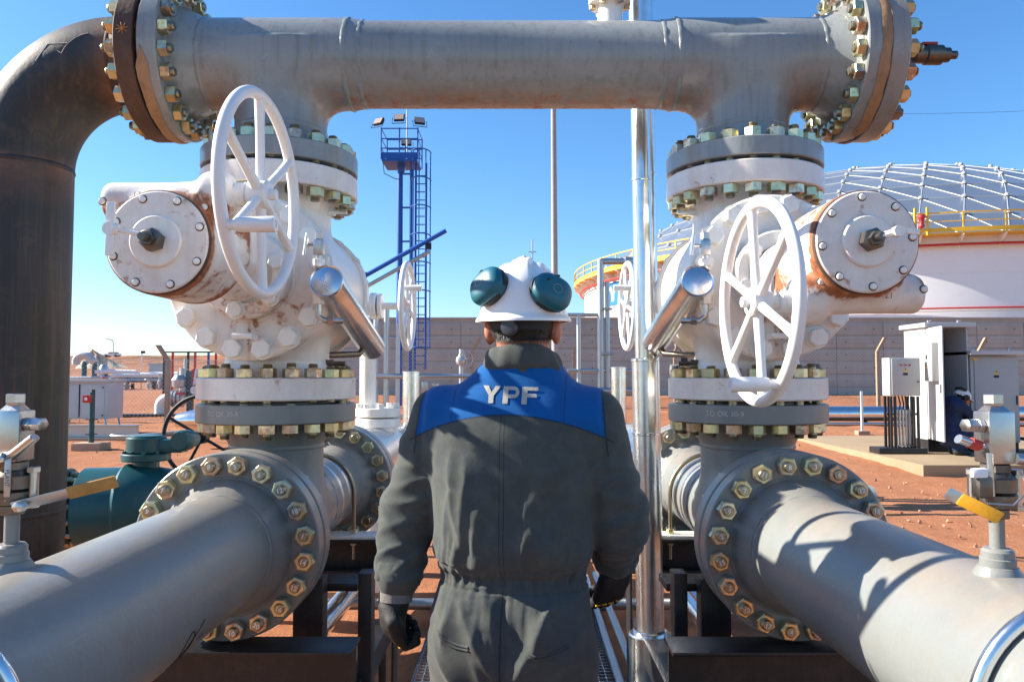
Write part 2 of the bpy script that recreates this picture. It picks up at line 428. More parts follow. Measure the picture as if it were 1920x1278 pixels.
def mk_soil():
    a = NT('red_soil'); p = a.coord()
    n1 = a.noise(0.35, 6, 0.6, p); n2 = a.noise(4.0, 8, 0.7, p); n3 = a.noise(45, 5, 0.7, p)
    c = a.mix(a.ramp(n1, 0.35, 0.68), (0.33, 0.128, 0.058), (0.42, 0.19, 0.098))
    c = a.mix(a.math('MULTIPLY', a.ramp(n2, 0.45, 0.75), 0.55), c, (0.26, 0.092, 0.042))
    c = a.mix(a.math('MULTIPLY', a.ramp(n3, 0.58, 0.72), 0.45), c, (0.40, 0.22, 0.13))
    # dry scrub on the far rise
    g = a.n('ShaderNodeNewGeometry'); sx = a.n('ShaderNodeSeparateXYZ'); a.l(g.outputs['Position'], sx.inputs[0])
    far = a.n('ShaderNodeMapRange'); far.inputs[1].default_value = 90; far.inputs[2].default_value = 230; a.l(sx.outputs['Y'], far.inputs[0])
    sc = a.ramp(a.noise(0.22, 8, 0.75, a.coord((1, 0.25, 1))), 0.44, 0.56)
    c = a.mix(a.math('MULTIPLY', far.outputs[0], sc), c, (0.085, 0.06, 0.035))
    a.col(c); a.rough(0.95); a.b.inputs['Specular IOR Level'].default_value = 0.15
    a.bump(a.math('ADD', a.math('MULTIPLY', n2, 1.0), a.math('MULTIPLY', n3, 0.35)), 0.7, 0.05)
    return a.m
SOIL = mk_soil()
PEBBLE = flat('pebble_stone', (0.44, 0.24, 0.14), 0.9, var=0.35, scale=5, bump=0.2)
def mk_conc(name, c, st=0.35):
    a = NT(name); p = a.coord()
    oi = a.n('ShaderNodeObjectInfo').outputs['Random']
    n = a.noise(1.3, 7, 0.65, p); n2 = a.noise(1.0, 6, 0.7, a.coord((3, 3, 0.25))); n3 = a.noise(30, 4, 0.6, p)
    b = a.mix(a.ramp(n, 0.3, 0.75), [x*0.84 for x in c], [x*1.1 for x in c])
    b = a.mix(a.math('MULTIPLY', oi, 0.30), b, [x*0.72 for x in c])
    b = a.mix(a.math('MULTIPLY', a.ramp(n2, 0.5, 0.8), st), b, (c[0]*0.55, c[1]*0.52, c[2]*0.50))
    a.col(b); a.rough(0.88); a.bump(n3, 0.25, 0.01)
    return a.m
CONC = mk_conc('bund_wall_concrete', (0.40, 0.38, 0.335))
CONCP = mk_conc('pad_concrete', (0.30, 0.215, 0.125), 0.2)
CONCG = mk_conc('grey_slab_concrete', (0.42, 0.40, 0.38), 0.25)
def mk_dome():
    a = NT('aluminium_dome_sheet'); p = a.coord()
    oi = a.n('ShaderNodeObjectInfo').outputs['Random']
    n = a.noise(0.9, 5, 0.6, p)
    b = a.mix(n, (0.44, 0.48, 0.51), (0.58, 0.62, 0.65)); b = a.mix(a.math('MULTIPLY', oi, 0.6), b, (0.24, 0.28, 0.32))
    a.col(b); a.metal(0.75); a.rough(0.30)
    return a.m
DOME = mk_dome()
STRUT = flat('aluminium_strut', (0.42, 0.42, 0.42), 0.45, 0.2, var=0.05)

def mk_coverall(dark, blue, cx, plain=False):
    """grey-green cotton with a royal blue yoke over the shoulders, seams as darker stitched lines"""
    a = NT('coverall_cotton')
    g = a.n('ShaderNodeTexCoord'); sx = a.n('ShaderNodeSeparateXYZ'); a.l(g.outputs['Object'], sx.inputs[0])
    X = a.math('SUBTRACT', sx.outputs['X'], cx); Z = sx.outputs['Z']; Y = sx.outputs['Y']
    p = a.coord()
    # yoke: above a curve that sags to the arm holes
    x2 = a.math('MULTIPLY', X, X)
    zc = a.math('SUBTRACT', 1.459, a.math('MULTIPLY', x2, 1.05))
    above = a.math('GREATER_THAN', Z, zc)
    ax = a.math('ABSOLUTE', X)
    arm = a.math('ADD', 0.222, a.math('MULTIPLY', a.math('SUBTRACT', 1.50, Z), 0.10))
    inside = a.math('LESS_THAN', ax, arm)
    coll = a.math('LESS_THAN', Z, 1.64)
    yoke = a.math('MULTIPLY', a.math('MULTIPLY', above, inside), coll)
    def line(d, wd):
        return a.math('LESS_THAN', a.math('ABSOLUTE', d), wd)
    dz = a.math('SUBTRACT', Z, zc)
    seam = a.math('MULTIPLY', line(dz, 0.0022), a.math('LESS_THAN', ax, 0.25))
    armseam = a.math('MULTIPLY', line(a.math('SUBTRACT', ax, arm), 0.0022), a.math('GREATER_THAN', Z, 1.36))
    tor = a.math('MULTIPLY', a.math('GREATER_THAN', Z, 1.09), a.math('LESS_THAN', Z, 1.464))
    xs = a.math('ADD', X, 0.006)
    mid = a.math('MULTIPLY', a.math('MAXIMUM', line(a.math('SUBTRACT', xs, 0.006), 0.0011), line(a.math('ADD', xs, 0.004), 0.0011)), tor)
    leg = a.math('MULTIPLY', line(xs, 0.0018), a.math('LESS_THAN', Z, 1.05))
    yk = a.math('MULTIPLY', line(a.math('SUBTRACT', ax, 0.135), 0.0012), yoke)
    S_ = a.math('MAXIMUM', a.math('MAXIMUM', seam, armseam), a.math('MAXIMUM', mid, a.math('MAXIMUM', leg, yk)))
    n1 = a.noise(5, 6, 0.65, p); weave = a.noise(420, 2, 0.5, p)
    nf = a.noise(26, 6, 0.7, p)
    cb = a.mix(a.ramp(n1, 0.3, 0.7), [x*0.82 for x in dark], [x*1.18 for x in dark])
    cb = a.mix(a.math('MULTIPLY', a.ramp(nf, 0.45, 0.75), 0.6), cb, (dark[0]*1.7, dark[1]*1.55, dark[2]*1.3))
    bl = a.mix(a.ramp(n1, 0.3, 0.7), [x*0.85 for x in blue], [x*1.15 for x in blue])
    c = cb if plain else a.mix(yoke, cb, bl)
    if not plain: c = a.mix(a.math('MULTIPLY', S_, 0.55), c, (0.010, 0.012, 0.015))
    a.col(c); a.rough(0.92); a.b.inputs['Specular IOR Level'].default_value = 0.2
    a.b.inputs['Sheen Weight'].default_value = 0.12
    cr = a.n('ShaderNodeTexNoise'); cr.noise_type = 'RIDGED_MULTIFRACTAL'; cr.inputs['Scale'].default_value = 1.0; cr.inputs['Detail'].default_value = 4; cr.inputs['Distortion'].default_value = 0.7
    mp = a.n('ShaderNodeMapping'); mp.inputs['Scale'].default_value = (12, 9, 6); mp.inputs['Rotation'].default_value = (0, 0.35, 0); a.l(g.outputs['Object'], mp.inputs['Vector']); a.l(mp.outputs[0], cr.inputs['Vector'])
    h = a.math('ADD', a.math('ADD', a.math('MULTIPLY', weave, 0.06), a.math('MULTIPLY', cr.outputs[0], 0.22)), a.math('ADD', a.math('MULTIPLY', nf, 0.35), a.math('MULTIPLY', S_, 0.0 if plain else -0.5)))
    a.bump(h, 0.5, 0.006)
    return a.m
COVER = mk_coverall((0.060, 0.067, 0.063), (0.001, 0.085, 0.28), 0.005)
COVERP = mk_coverall((0.060, 0.067, 0.063), (0.001, 0.085, 0.28), 0.005, True)
NAVY = flat('navy_cotton', (0.012, 0.025, 0.075), 0.9, var=0.3, scale=12, bump=0.2)
LETTER = flat('embroidered_letters', (0.40, 0.375, 0.33), 0.9, var=0.12, scale=120, bump=0.3, bscale=250)
# ------------------------------------------------------------------ the manifold: dimensions of 14 inch class 600 pipework
RX, RY = 0.925, 3.04                          # risers stand at x = +-RX, y = RY
PR = 0.178                                    # pipe radius
FR, FT, BC, WN = 0.3015, 0.076, 0.2635, 0.172 # flange radius, thickness, bolt circle, neck length
ZP = 1.000                                    # axis of the lower pipes
JL = ZP+0.279+WN+0.002                        # lower joint of the valve
JU = JL+0.893                                 # upper joint
ZH = JU+0.002+WN+0.279                        # axis of the header
ZV = (JL+JU)/2
def set_attr(me, fn, name='rust'):
    n = len(me.vertices); co = np.zeros(n*3, np.float32); me.vertices.foreach_get('co', co); co = co.reshape(-1, 3).astype(float)
    a = me.attributes.new(name, 'FLOAT', 'POINT'); a.data.foreach_set('value', np.clip(fn(co), 0, 1).astype(np.float32))
def flange_mesh(ft=FT, wn=WN, rf=0.206, hub=0.216, neck=PR, n=96):
    return MB().lathe([(0.10, 0.0), (rf, 0.0), (rf, 0.006), (FR-0.004, 0.006), (FR, 0.010), (FR, ft-0.004), (FR-0.004, ft), (hub+0.012, ft),
                       (hub+0.002, ft+0.006), (hub-0.004, ft+0.016), (neck+0.006, wn-0.018), (neck, wn-0.004), (neck, wn), (0.10, wn)], n, cap=False).mesh('flange', 28)
FL = flange_mesh()
FLV = flange_mesh(0.088, 0.15, 0.206, 0.214, 0.200)
BLIND = MB().lathe([(0.0, 0.0), (0.206, 0.0), (0.206, 0.006), (FR-0.004, 0.006), (FR, 0.010), (FR, FT-0.004), (FR-0.004, FT), (0, FT)], 96).mesh('flange', 28)
NUTM = MB().hexa(0.0556, 0.035, ch=0.14).mesh('nut', 25); NUTM.materials.append(NUT)
def stud_mesh(ft): return MB().lathe([(0.0172, -ft-0.002), (0.0172, 0.0345)]+[(0.0174 if k % 2 else 0.0158, 0.036+0.0017*k) for k in range(7)]+[(0.0148, 0.0490), (0, 0.0495)], 14, cap=False).mesh('stud', 30)
STM = stud_mesh(FT); STM.materials.append(STUD)
STMV = stud_mesh(0.088); STMV.materials.append(STUD)
rnd = random.Random(11)
def nuts(parent, M, ft=FT, n=20, bc=BC, only=None, stm=None):
    out = []
    for k in range(n):
        a = (k+0.5)*2*PI/n
        if only and not only(a): continue
        N = M @ Rz(a) @ T((bc, 0, ft)) @ Rz(rnd.random()*PI/3)
        N = N @ T((0, 0, 0.0004)) @ Matrix.Diagonal((1, 1, rnd.uniform(0.95, 1.03), 1))
        o = link('nut', NUTM, None, parent, N)
        link('stud', stm or STM, None, o, N @ Rz(rnd.random()*6) @ T((0, 0, rnd.choice((0, 0, 0.003, 0.006, -0.004, -0.007)))))
        out.append((a, o, N))
    return out
def weld(parent, c, ax, r=PR, m=None):
    M = frame(c, ax)
    n = 96; vs = []; fs = []; k = 7
    for j in range(n):
        a = 2*PI*j/n; wob = 0.0014*math.sin(j*5.1)+0.0012*rnd.random()
        for i in range(k):
            b = PI*i/(k-1); vs.append(((r-0.001+(0.0035+wob)*math.sin(b))*math.cos(a), (r-0.001+(0.0035+wob)*math.sin(b))*math.sin(a), -0.010*math.cos(b)))
    for j in range(n):
        for i in range(k-1): fs.append((j*k+i, ((j+1) % n)*k+i, ((j+1) % n)*k+i+1, j*k+i+1))
    return MB().add(vs, fs, M).build('weld_bead', m or GREY, parent)
def tee_sdf(P):
    run = np.hypot(P[:, 1], P[:, 2])-PR
    br = np.where(P[:, 2] > -0.05, np.hypot(P[:, 0], P[:, 1])-PR, 0.3)
    br = np.maximum(br, -P[:, 2]-0.02)
    return smin(run, br, 0.085)
_P, _F = nets(tee_sdf, (-0.281, -0.25, -0.25), (0.281, 0.25, 0.2815), 0.0123)
TEE = fast_mesh('tee', project(tee_sdf, _P, 4), _F)

def text_mesh(s, size, off=-0.004):
    cu = bpy.data.curves.new('text', 'FONT'); cu.body = s; cu.size = size; cu.align_x = 'CENTER'; cu.align_y = 'CENTER'; cu.resolution_u = 3
    cu.offset = size*off
    o = bpy.data.objects.new('text', cu); COL.objects.link(o)
    dg = bpy.context.evaluated_depsgraph_get(); me = bpy.data.meshes.new_from_object(o.evaluated_get(dg))
    bpy.data.objects.remove(o); bpy.data.curves.remove(cu)
    me.materials.clear()
    return me
def text_on_cylinder(s, size, M, r, mat, parent, name, tilt=0.0):
    """M: frame whose z is the cylinder axis, x the direction of the text centre; text runs round the circumference"""
    me = text_mesh(s, size); c, q = math.cos(tilt), math.sin(tilt)
    bm = bmesh.new(); bm.from_mesh(me); bmesh.ops.triangulate(bm, faces=bm.faces)
    bmesh.ops.subdivide_edges(bm, edges=list(bm.edges), cuts=1)
    for v in bm.verts:
        x, y = v.co.x*c-v.co.y*q, v.co.x*q+v.co.y*c
        a = x/r; v.co = Vector(((r+0.0012)*math.cos(a), (r+0.0012)*math.sin(a), y))
        v.co += Vector((0, rnd.uniform(-1, 1), rnd.uniform(-1, 1)))*size*0.018
    bm.to_mesh(me); bm.free()
    return link(name, me, mat, parent, M)

# ---- foreground pipes with the bolted flange that faces the camera
FY = RY-0.279-WN-0.002                        # mating plane of the front joint
def near_pipe(s, label):
    X = s*RX
    t = thing('pipe', label, 'pipe', (X, 1.5, ZP-PR))
    M = frame((X, FY-0.002, ZP), (0, -1, 0), (1, 0, 0))
    link('flange', FL, GREY, t, M)
    y0 = FY-0.002-WN
    MB().lathe([(PR, 0), (PR, y0+0.9)], 96, frame((X, y0, ZP), (0, -1, 0)), cap=False).build('barrel', GREY, t)
    weld(t, (X, y0, ZP), (0, 1, 0))
    yr = 1.25 if s > 0 else 1.18
    pts = [(X+0.190*math.cos(a), yr, ZP+0.190*math.sin(a)) for a in [2*PI*i/64 for i in range(64)]]
    MB().tube(pts, 0.0125, 12, closed=True).build('strap_ring', CHROME, t)
    ns = nuts(t, M)
    seq = ['1', '18', '12', '6', '3', '8', '11', '7', '9', '2', '15', '5', '13', '17', '4', '10', '20', '16', '12', '14']
    for k, (a, o, N) in enumerate(ns):
        me = text_mesh(seq[k % len(seq)], 0.021, 0.02)
        up = (o.children[0].matrix_basis.to_3x3().inverted() @ Vector((0, 0, 1)))
        L = o.children[0].matrix_basis @ T((0, 0, 0.0506))
        ang = math.atan2(up.y, up.x)-PI/2+rnd.uniform(-0.4, 0.4)
        link('chalk_number', me, CHALKW, o, L @ Rz(ang))
    return t
pipeL = near_pipe(-1, 'grey pipe from lower left corner to its bolted flange, small mark 20 beneath')
pipeR = near_pipe(1, 'grey pipe in lower right corner, patterned by handwheel shadow, bolted flange at its end')
# felt-tip mark on the left pipe
text_on_cylinder('20', 0.024, frame((-RX, 1.93, ZP), (0, 1, 0), (0.86, 0, -0.5)), PR, INK, pipeL, 'ink_mark', 0.9)
_m = MB()
_pts = [(PR+0.0010, 0.030*math.cos(a)*1.3, 0.024*math.sin(a)) for a in [2*PI*i/20 for i in range(20)]]
def oncyl(p, X, y): a = p[1]/PR; return frame((X, y, ZP), (0, 1, 0), (0.86, 0, -0.5)) @ Vector((p[0]*math.cos(a), p[0]*math.sin(a), p[2]))
_m.tube([oncyl(p, -RX, 1.85) for p in _pts], 0.0016, 4, closed=True)
_m.tube([oncyl((PR+0.001, 0.05-0.1*i/8, -0.05+0.1*i/8), -RX, 1.86) for i in range(9)], 0.0016, 4)
_m.build('ink_mark', INK, pipeL)

# ---- lower tees: run toward the back, branch up to the valve
RYB = 4.06                                    # rear joint
def lower_tee(s, label):
    X = s*RX
    t = thing('pipe_tee', label, 'pipe', (X, RY, ZP-PR))
    link('tee', TEE, GREY, t, frame((X, RY, ZP), (0, 0, 1), (0, 1, 0)))
    Mf = frame((X, FY+0.002, ZP), (0, 1, 0), (1, 0, 0)); link('flange', FL, GREY, t, Mf); nuts(t, Mf)
    Mu = frame((X, RY, JL-0.002), (0, 0, -1), (1, 0, 0)); fo = link('flange', FL, GREY, t, Mu); nuts(t, Mu)
    weld(t, (X, RY-0.279, ZP), (0, 1, 0)); weld(t, (X, RY, ZP+0.279), (0, 0, 1)); weld(t, (X, RY+0.279, ZP), (0, 1, 0))
    yb = RYB-0.002-WN
    MB().lathe([(PR, 0), (PR, yb-RY-0.279)], 64, frame((X, RY+0.279, ZP), (0, 1, 0)), cap=False).build('barrel', GREY, t)
    for yy in (3.42, 3.55): 
        MB().lathe([(PR, 0), (PR+0.003, 0.002), (PR+0.003, 0.022), (PR, 0.024)], 64, frame((X, yy, ZP), (0, 1, 0)), cap=False).build('band', CHROME2, t)
    weld(t, (X, yb, ZP), (0, 1, 0))
    Mr = frame((X, RYB-0.002, ZP), (0, -1, 0), (1, 0, 0)); link('flange', FL, GREY, t, Mr); nuts(t, Mr)
    text_on_cylinder('TO OK 30-9', 0.027, frame((X, RY, JL-0.040), (0, 0, 1), (-0.42 if s < 0 else -0.62, -1, 0)), FR, CHALK, t, 'chalk_note')
    return t
teeL = lower_tee(-1, 'grey pipe tee under the white valve with the upright-worker side teal valve beyond')
teeR = lower_tee(1, 'grey pipe tee under the white valve whose gear drum faces the storage tank')
teeL['label'] = 'grey pipe tee under the white valve nearest the dark elbow'
teeR['label'] = 'grey pipe tee under the white valve standing before the domed tank'
# rear spools beyond the tees
def rear_spool(s, label):
    X = s*RX
    t = thing('pipe', label, 'pipe', (X, 5.0, ZP-PR))
    M = frame((X, RYB+0.002, ZP), (0, 1, 0), (1, 0, 0)); link('flange', FL, GREY, t, M); nuts(t, M)
    MB().lathe([(PR, 0), (PR, 1.9)], 48, frame((X, RYB+WN, ZP), (0, 1, 0)), cap=False).build('barrel', GREY, t)
    MB().lathe([(PR+0.02, 0), (PR+0.02, 0.9), (PR, 0.92)], 48, frame((X, RYB+WN+0.35, ZP), (0, 1, 0)), cap=False).build('cladding', CHROME2, t)
    return t
rear_spool(-1, 'grey pipe running back behind the rear flange beside the left sleeve')
rear_spool(1, 'grey pipe running back behind the rear flange right of the chrome standpipe')

# ---- header across the top
def header():
    t = thing('header_pipe', 'grey header pipe spanning both valves across the top', 'pipe', (0, RY, ZH-PR))
    for s in (-1, 1):
        X = s*RX
        link('tee', TEE, GREYD, t, frame((X, RY, ZH), (0, 0, -1), (s, 0, 0)))
        Mb = frame((X, RY, JU+0.002), (0, 0, 1), (1, 0, 0))
        weld(t, (X, RY, ZH-0.279), (0, 0, 1), m=GREYD); weld(t, (s*(RX+0.279), RY, ZH), (1, 0, 0), m=GREYD)
        weld(t, (s*(RX-0.279), RY, ZH), (1, 0, 0), m=GREYD)
        nuts(t, Mb)
        Me = frame((s*(RX+0.279+WN), RY, ZH), (-s, 0, 0), (0, 0, 1)); nuts(t, Me)
    xm = RX-0.279
    MB().lathe([(PR, -xm), (PR-0.002, -xm+0.012), (0.170, -xm+0.05), (0.168, -xm+0.06), (0.168, xm-0.06), (0.170, xm-0.05), (PR-0.002, xm-0.012), (PR, xm)], 96,
               frame((0, RY, ZH), (1, 0, 0)), cap=False).build('barrel', GREYD, t)
    for s in (-1, 1): weld(t, (s*(xm-0.055), RY, ZH), (1, 0, 0), r=0.1685, m=GREYD)
    # vent nozzle on the back of the header
    return t
FLD = FL.copy(); FLD.materials.clear(); FLD.materials.append(GREYD)
hdr = header()
TEED = TEE.copy(); TEED.materials.clear(); TEED.materials.append(GREYD)
set_attr(TEED, lambda c: 0.45*sstep(0.10, 0.17, c[:, 2])*(np.abs(c[:, 0]) > 0.15)+0.03)
for o in list(hdr.children):
    if o.name.startswith('tee'): o.data = TEED
for s in (-1, 1):
    link('flange', FLD, None, hdr, frame((s*RX, RY, JU+0.002), (0, 0, 1), (1, 0, 0)))
    link('flange', FLD, None, hdr, frame((s*(RX+0.279+WN), RY, ZH), (-s, 0, 0), (0, 0, 1)))
for o in hdr.children:
    if o.name.startswith('barrel'): set_attr(o.data, lambda c: 0.03+0.66*sstep(ZH-0.10, ZH-0.168, c[:, 2]))
xe = RX+0.279+WN+0.004
# torn tape wrapped over the two end joints
def wrap(s, a0, a1, lo, hi, parent):
    n = 120; vs = []; fs = []; k = 4
    for j in range(n+1):
        u = j/n; a = a0+(a1-a0)*u; c, q = math.cos(a), math.sin(a)
        e0 = lo+0.004*math.sin(j*0.051)+0.0015*math.sin(j*0.37)+rnd.uniform(-0.0008, 0.0008); e1 = hi+0.007*math.sin(j*0.043+1)+0.002*math.sin(j*0.29)+rnd.uniform(-0.0010, 0.0010)
        tp = min(1, min(u, 1-u)*14)
        m_ = (e0+e1)/2; e0 = m_+(e0-m_)*tp; e1 = m_+(e1-m_)*tp
        for i in range(k):
            z = e0+(e1-e0)*i/(k-1); r = FR+0.0018+0.0035*math.sin(PI*i/(k-1))+rnd.uniform(0, 0.0012)
            vs.append((r*c, r*q, z))
    for j in range(n):
        for i in range(k-1): fs.append((j*k+i, (j+1)*k+i, (j+1)*k+i+1, j*k+i+1))
    return MB().add(vs, fs, frame((s*(xe-0.002), RY, ZH), (-s, 0, 0), (0, 0, 1))).build('tape_wrap', WRAP, parent)
# ---- dark elbow on the left end
def elbow():
    t = thing('elbow_pipe', 'dark weathered pipe elbow with rusty flange at the left edge', 'pipe', (-1.94, RY, 0.3))
    me = FL.copy(); me.materials.clear(); me.materials.append(RUSTF)
    M = frame((-xe, RY, ZH), (-1, 0, 0), (0, 0, 1)); link('flange', me, None, t, M)
    nuts(t, M)
    B = 0.42; x0 = -xe-WN+0.012; r = 0.183
    pts = arc((x0, RY, ZH-B), B, PI/2, PI, 20)
    zb = 0.93
    pts += [(x0-B, RY, ZH-B-(ZH-B-zb)*i/8) for i in range(1, 8)]
    pts += arc((x0-2*B, RY, zb), B, 0, -PI/2, 14)[0:]
    pts += [(x0-2*B-0.5*i, RY, zb-B) for i in range(1, 5)]
    m = MB().tube(pts, r, 72); o = m.build('barrel', DARKP, t)
    set_attr(o.data, lambda c: 0.75*np.exp(-((c[:, 2]-(ZH-B-0.02))/0.03)**2)*(c[:, 0] < x0-0.2)+0.6*np.exp(-((c[:, 2]-1.02)/0.05)**2)+0.6*np.exp(-((c[:, 0]-x0)/0.05)**2)*(c[:, 2] > ZH-0.3))
    weld(t, (x0, RY, ZH), (1, 0, 0), r=r, m=RUSTF); weld(t, (x0-B, RY, ZH-B), (0, 0, 1), r=r, m=DARKP); weld(t, (x0-B, RY, 1.02), (0, 0, 1), r=r, m=DARKP)
    # chalk arrow and star
    def oe(a, b):     # a along the bend, b round the tube (0 = outer side, towards the camera positive)
        ca = Vector((math.cos(a), 0, math.sin(a))); c = Vector((x0, RY, ZH-B))+ca*B
        d = ca*math.cos(b)+Vector((0, -1, 0))*math.sin(b); return c+d*(r+0.0008)
    m = MB()
    m.tube([oe(PI*0.55+0.05*i, 1.24+0.012*i*i) for i in range(6)], 0.0014, 5)
    m.tube([oe(PI*0.63, 1.52), oe(PI*0.655, 1.18), oe(PI*0.605, 1.36)], 0.0014, 5); m.tube([oe(PI*0.655, 1.18), oe(PI*0.70, 1.40)], 0.0014, 5)
    m.build('chalk_arrow', CHALK, t)
    m = MB(); Ms = frame((-xe-0.04, RY, ZH), (-1, 0, 0), (0, -1, 0.05))
    for k in range(4):
        a = PI*k/4+0.2
        m.tube([Ms @ Vector(((FR+0.001)*math.cos(q*0.022*math.cos(a)/FR), (FR+0.001)*math.sin(q*0.022*math.cos(a)/FR), q*0.022*math.sin(a))) for q in (-1, -0.3, 0.3, 1)], 0.0014, 4)
    m.build('chalk_star', ORANGED, t)
    wrap(-1, PI*0.545, PI*1.62, 0.0, 0.040, t)
    return t
elb = elbow()
def blind():
    t = thing('blind_flange', 'grey blind flange with peeling brown tape and plug valve at header end', 'flange', (xe, RY, ZH-FR))
    me = BLIND.copy(); me.materials.clear(); me.materials.append(GREYD)
    set_attr(me, lambda c: c[:, 0]*0+0.25)
    M = frame((xe, RY, ZH), (1, 0, 0), (0, 0, 1)); link('flange', me, None, t, M); nuts(t, M)
    c = Vector((xe+FT, RY-0.10, ZH+0.0)); m = MB()
    m.hexa(0.06, 0.04, frame(c, (1, 0, 0))); m.build('hex_bush', STUD, t)
    m = MB(); m.lathe([(0.022, 0.04), (0.024, 0.10), (0.032, 0.11), (0.032, 0.15), (0.038, 0.155), (0.038, 0.215), (0.028, 0.22), (0.028, 0.245), (0.016, 0.25), (0.016, 0.275), (0.012, 0.278), (0, 0.278)], 20, frame(c, (1, 0, 0)))
    m.build('plug_valve', DSTEEL, t)
    MB().box((c.x+0.17, c.y-0.005, c.z+0.043), (0.06, 0.016, 0.010), bev=0.002).build('lever', RED, t)
    wrap(1, -PI*0.05, PI*1.0, -0.006, 0.034, t).name = 'tape_wrap'
    wrap(1, PI*1.02, PI*1.9, -0.006, 0.034, t)
    return t
bl = blind()
# wrap() on the right: angles run the other way, the pair covers the whole joint
# ---- vent nozzle above the header
t = thing('vent_valve', 'white vent valve standing on top of the grey header', 'valve', (0.40, RY, ZH+0.16))
MB().lathe([(0.050, 0.0), (0.050, 0.09), (0.085, 0.092), (0.085, 0.125), (0.066, 0.127), (0.075, 0.16), (0.085, 0.22), (0.06, 0.30), (0, 0.31)], 40, T((0.395, RY, ZH+0.155))).build('body', WHITE, t)
for k in range(6): MB().hexa(0.022, 0.018, T((0.395+0.070*math.cos(k*PI/3), RY+0.070*math.sin(k*PI/3), ZH+0.155+0.074))).build('nut', NUT, t)
MB().cyl((0.53, RY+0.02, ZH+0.15), (0.53, RY+0.02, ZH+0.6), 0.038, n=24).build('stub', CHROME2, t)

# ------------------------------------------------------------------ white gear operated ball valves
def sdf_body(P):
    b = s_cyl(P, (0, 0, 0), 1, 0.279, -0.300, 0.300, 0.012)
    n = s_cyl(P, (0, 0, 0), 2, 0.198, -0.42, 0.42, 0.0)
    return smin(b, n, 0.035)
_P, _F = nets(sdf_body, (-0.32, -0.296, -0.385), (0.32, 0.296, 0.385), 0.0115)
BODY = fast_mesh('body', project(sdf_body, _P, 4), _F)
_a = lambda c: 0.10+0.0*c[:, 0]
set_attr(BODY, lambda c: 0.04+0.25*sstep(-0.15, -0.3, c[:, 2])+0.2*np.exp(-((np.abs(c[:, 1])-0.29)/0.02)**2))
def disc_lathe(y0, y1, r, inner=0.0, bev=0.006): return [(inner, y0), (r-bev, y0), (r, y0+bev), (r, y1-bev), (r-bev, y1), (inner, y1)]
DISC = MB().lathe([(0.0, 0.0), (0.16, 0.0), (0.165, -0.008), (0.286, -0.008), (0.294, -0.016), (0.294, -0.060), (0.286, -0.068), (0.27, -0.072), (0.27, -0.12)], 96, cap=False).mesh('bonnet', 28)
set_attr(DISC, lambda c: 0.45*(c[:, 1] < -0.05)*np.clip(vnoise(np.stack([np.arctan2(c[:, 0], c[:, 1])*7, c[:, 0]*0, c[:, 0]*0+2], 1)), 0, 1)+0.06+0.30*np.exp(-((np.hypot(c[:, 0], c[:, 1])-0.166)/0.012)**2)+0.15*np.exp(-((np.hypot(c[:, 0], c[:, 1])-0.290)/0.008)**2))
set_attr(FLV, lambda c: 0.06+0.35*np.exp(-((c[:, 2]-0.086)/0.006)**2)+0.2*np.exp(-((c[:, 2]-0.008)/0.006)**2))
BOLTH = MB().lathe([(0.040, 0), (0.040, 0.002)], 20).hexa(0.060, 0.030, T((0, 0, 0.002)), ch=0.16).mesh('bolt_head', 25)
SBOLT = MB().lathe([(0.0118, 0), (0.0112, 0.0008), (0.0084, 0.0009)], 14, mi=1, cap=False).lathe([(0.0088, 0.0), (0.0088, 0.004), (0.0078, 0.007), (0.005, 0.008), (0, 0.0081)], 12).mesh('bolt_head', 40)
def gear_sdf(P):
    # local: x across, y toward the valve (front cover at 0), z up; worm housing above
    d = s_cyl(P, (0, 0, 0), 1, 0.139, 0.014, 0.265, 0.012)
    nk = s_cyl(P, (0, 0, 0), 1, 0.098, 0.20, 0.60, 0.0)
    f = smin(d, nk, 0.05)
    wh = s_cap(P, (-0.145, 0.105, 0.120), (0.125, 0.105, 0.135), 0.052, 0.052)
    wh = np.minimum(wh, s_cyl(P, (0, 0.105, 0.127), 0, 0.053, -0.185, 0.10, 0.02))
    bo = s_cyl(P, (0, 0.105, 0.148), 0, 0.060, 0.085, 0.155, 0.015)
    f = smin(f, wh, 0.035); f = smin(f, bo, 0.04)
    mt = s_box(P, (0.05, 0.33, 0.05), (0.09, 0.10, 0.09), 0.04)
    return smin(f, mt, 0.05)
_P, _F = nets(gear_sdf, (-0.21, 0.006, -0.16), (0.20, 0.598, 0.225), 0.0085)
GEAR = fast_mesh('gearbox', project(gear_sdf, _P, 4), _F)
def _gr(c):
    base = 0.20
    r = np.hypot(c[:, 0], c[:, 2]); rim = np.exp(-((c[:, 1]-0.018)/0.022)**2)*(np.abs(r-0.139) < 0.02)*0.75
    low = 0.30*sstep(0.0, -0.13, c[:, 2]); worm = 0.50*np.exp(-((c[:, 0]-0.07)/0.07)**2)*np.exp(-((c[:, 2]-0.09)/0.06)**2)
    und = 0.55*np.exp(-((c[:, 1]-0.27)/0.03)**2)
    top = 0.5*np.exp(-((c[:, 2]-0.10)/0.035)**2)*(c[:, 1] < 0.1)
    blot = np.clip(vnoise(c*np.array((22, 22, 22))+4), 0, 1)
    return rim*1.15+low*1.5+worm*1.3+und*1.1+top*(0.7+0.9*blot)+0.14+0.25*blot*(c[:, 1] < 0.3)
set_attr(GEAR, _gr)
COVERD = MB().lathe([(0, 0.0), (0.064, 0.0), (0.068, 0.004), (0.068, 0.012), (0.130, 0.012), (0.135, 0.017), (0.135, 0.032)], 72, cap=False).mesh('cover', 28)
set_attr(COVERD, lambda c: 0.10+0.40*np.exp(-((np.hypot(c[:, 0], c[:, 1])-0.135)/0.012)**2)+0.25*np.exp(-((np.hypot(c[:, 0], c[:, 1])-0.07)/0.008)**2))
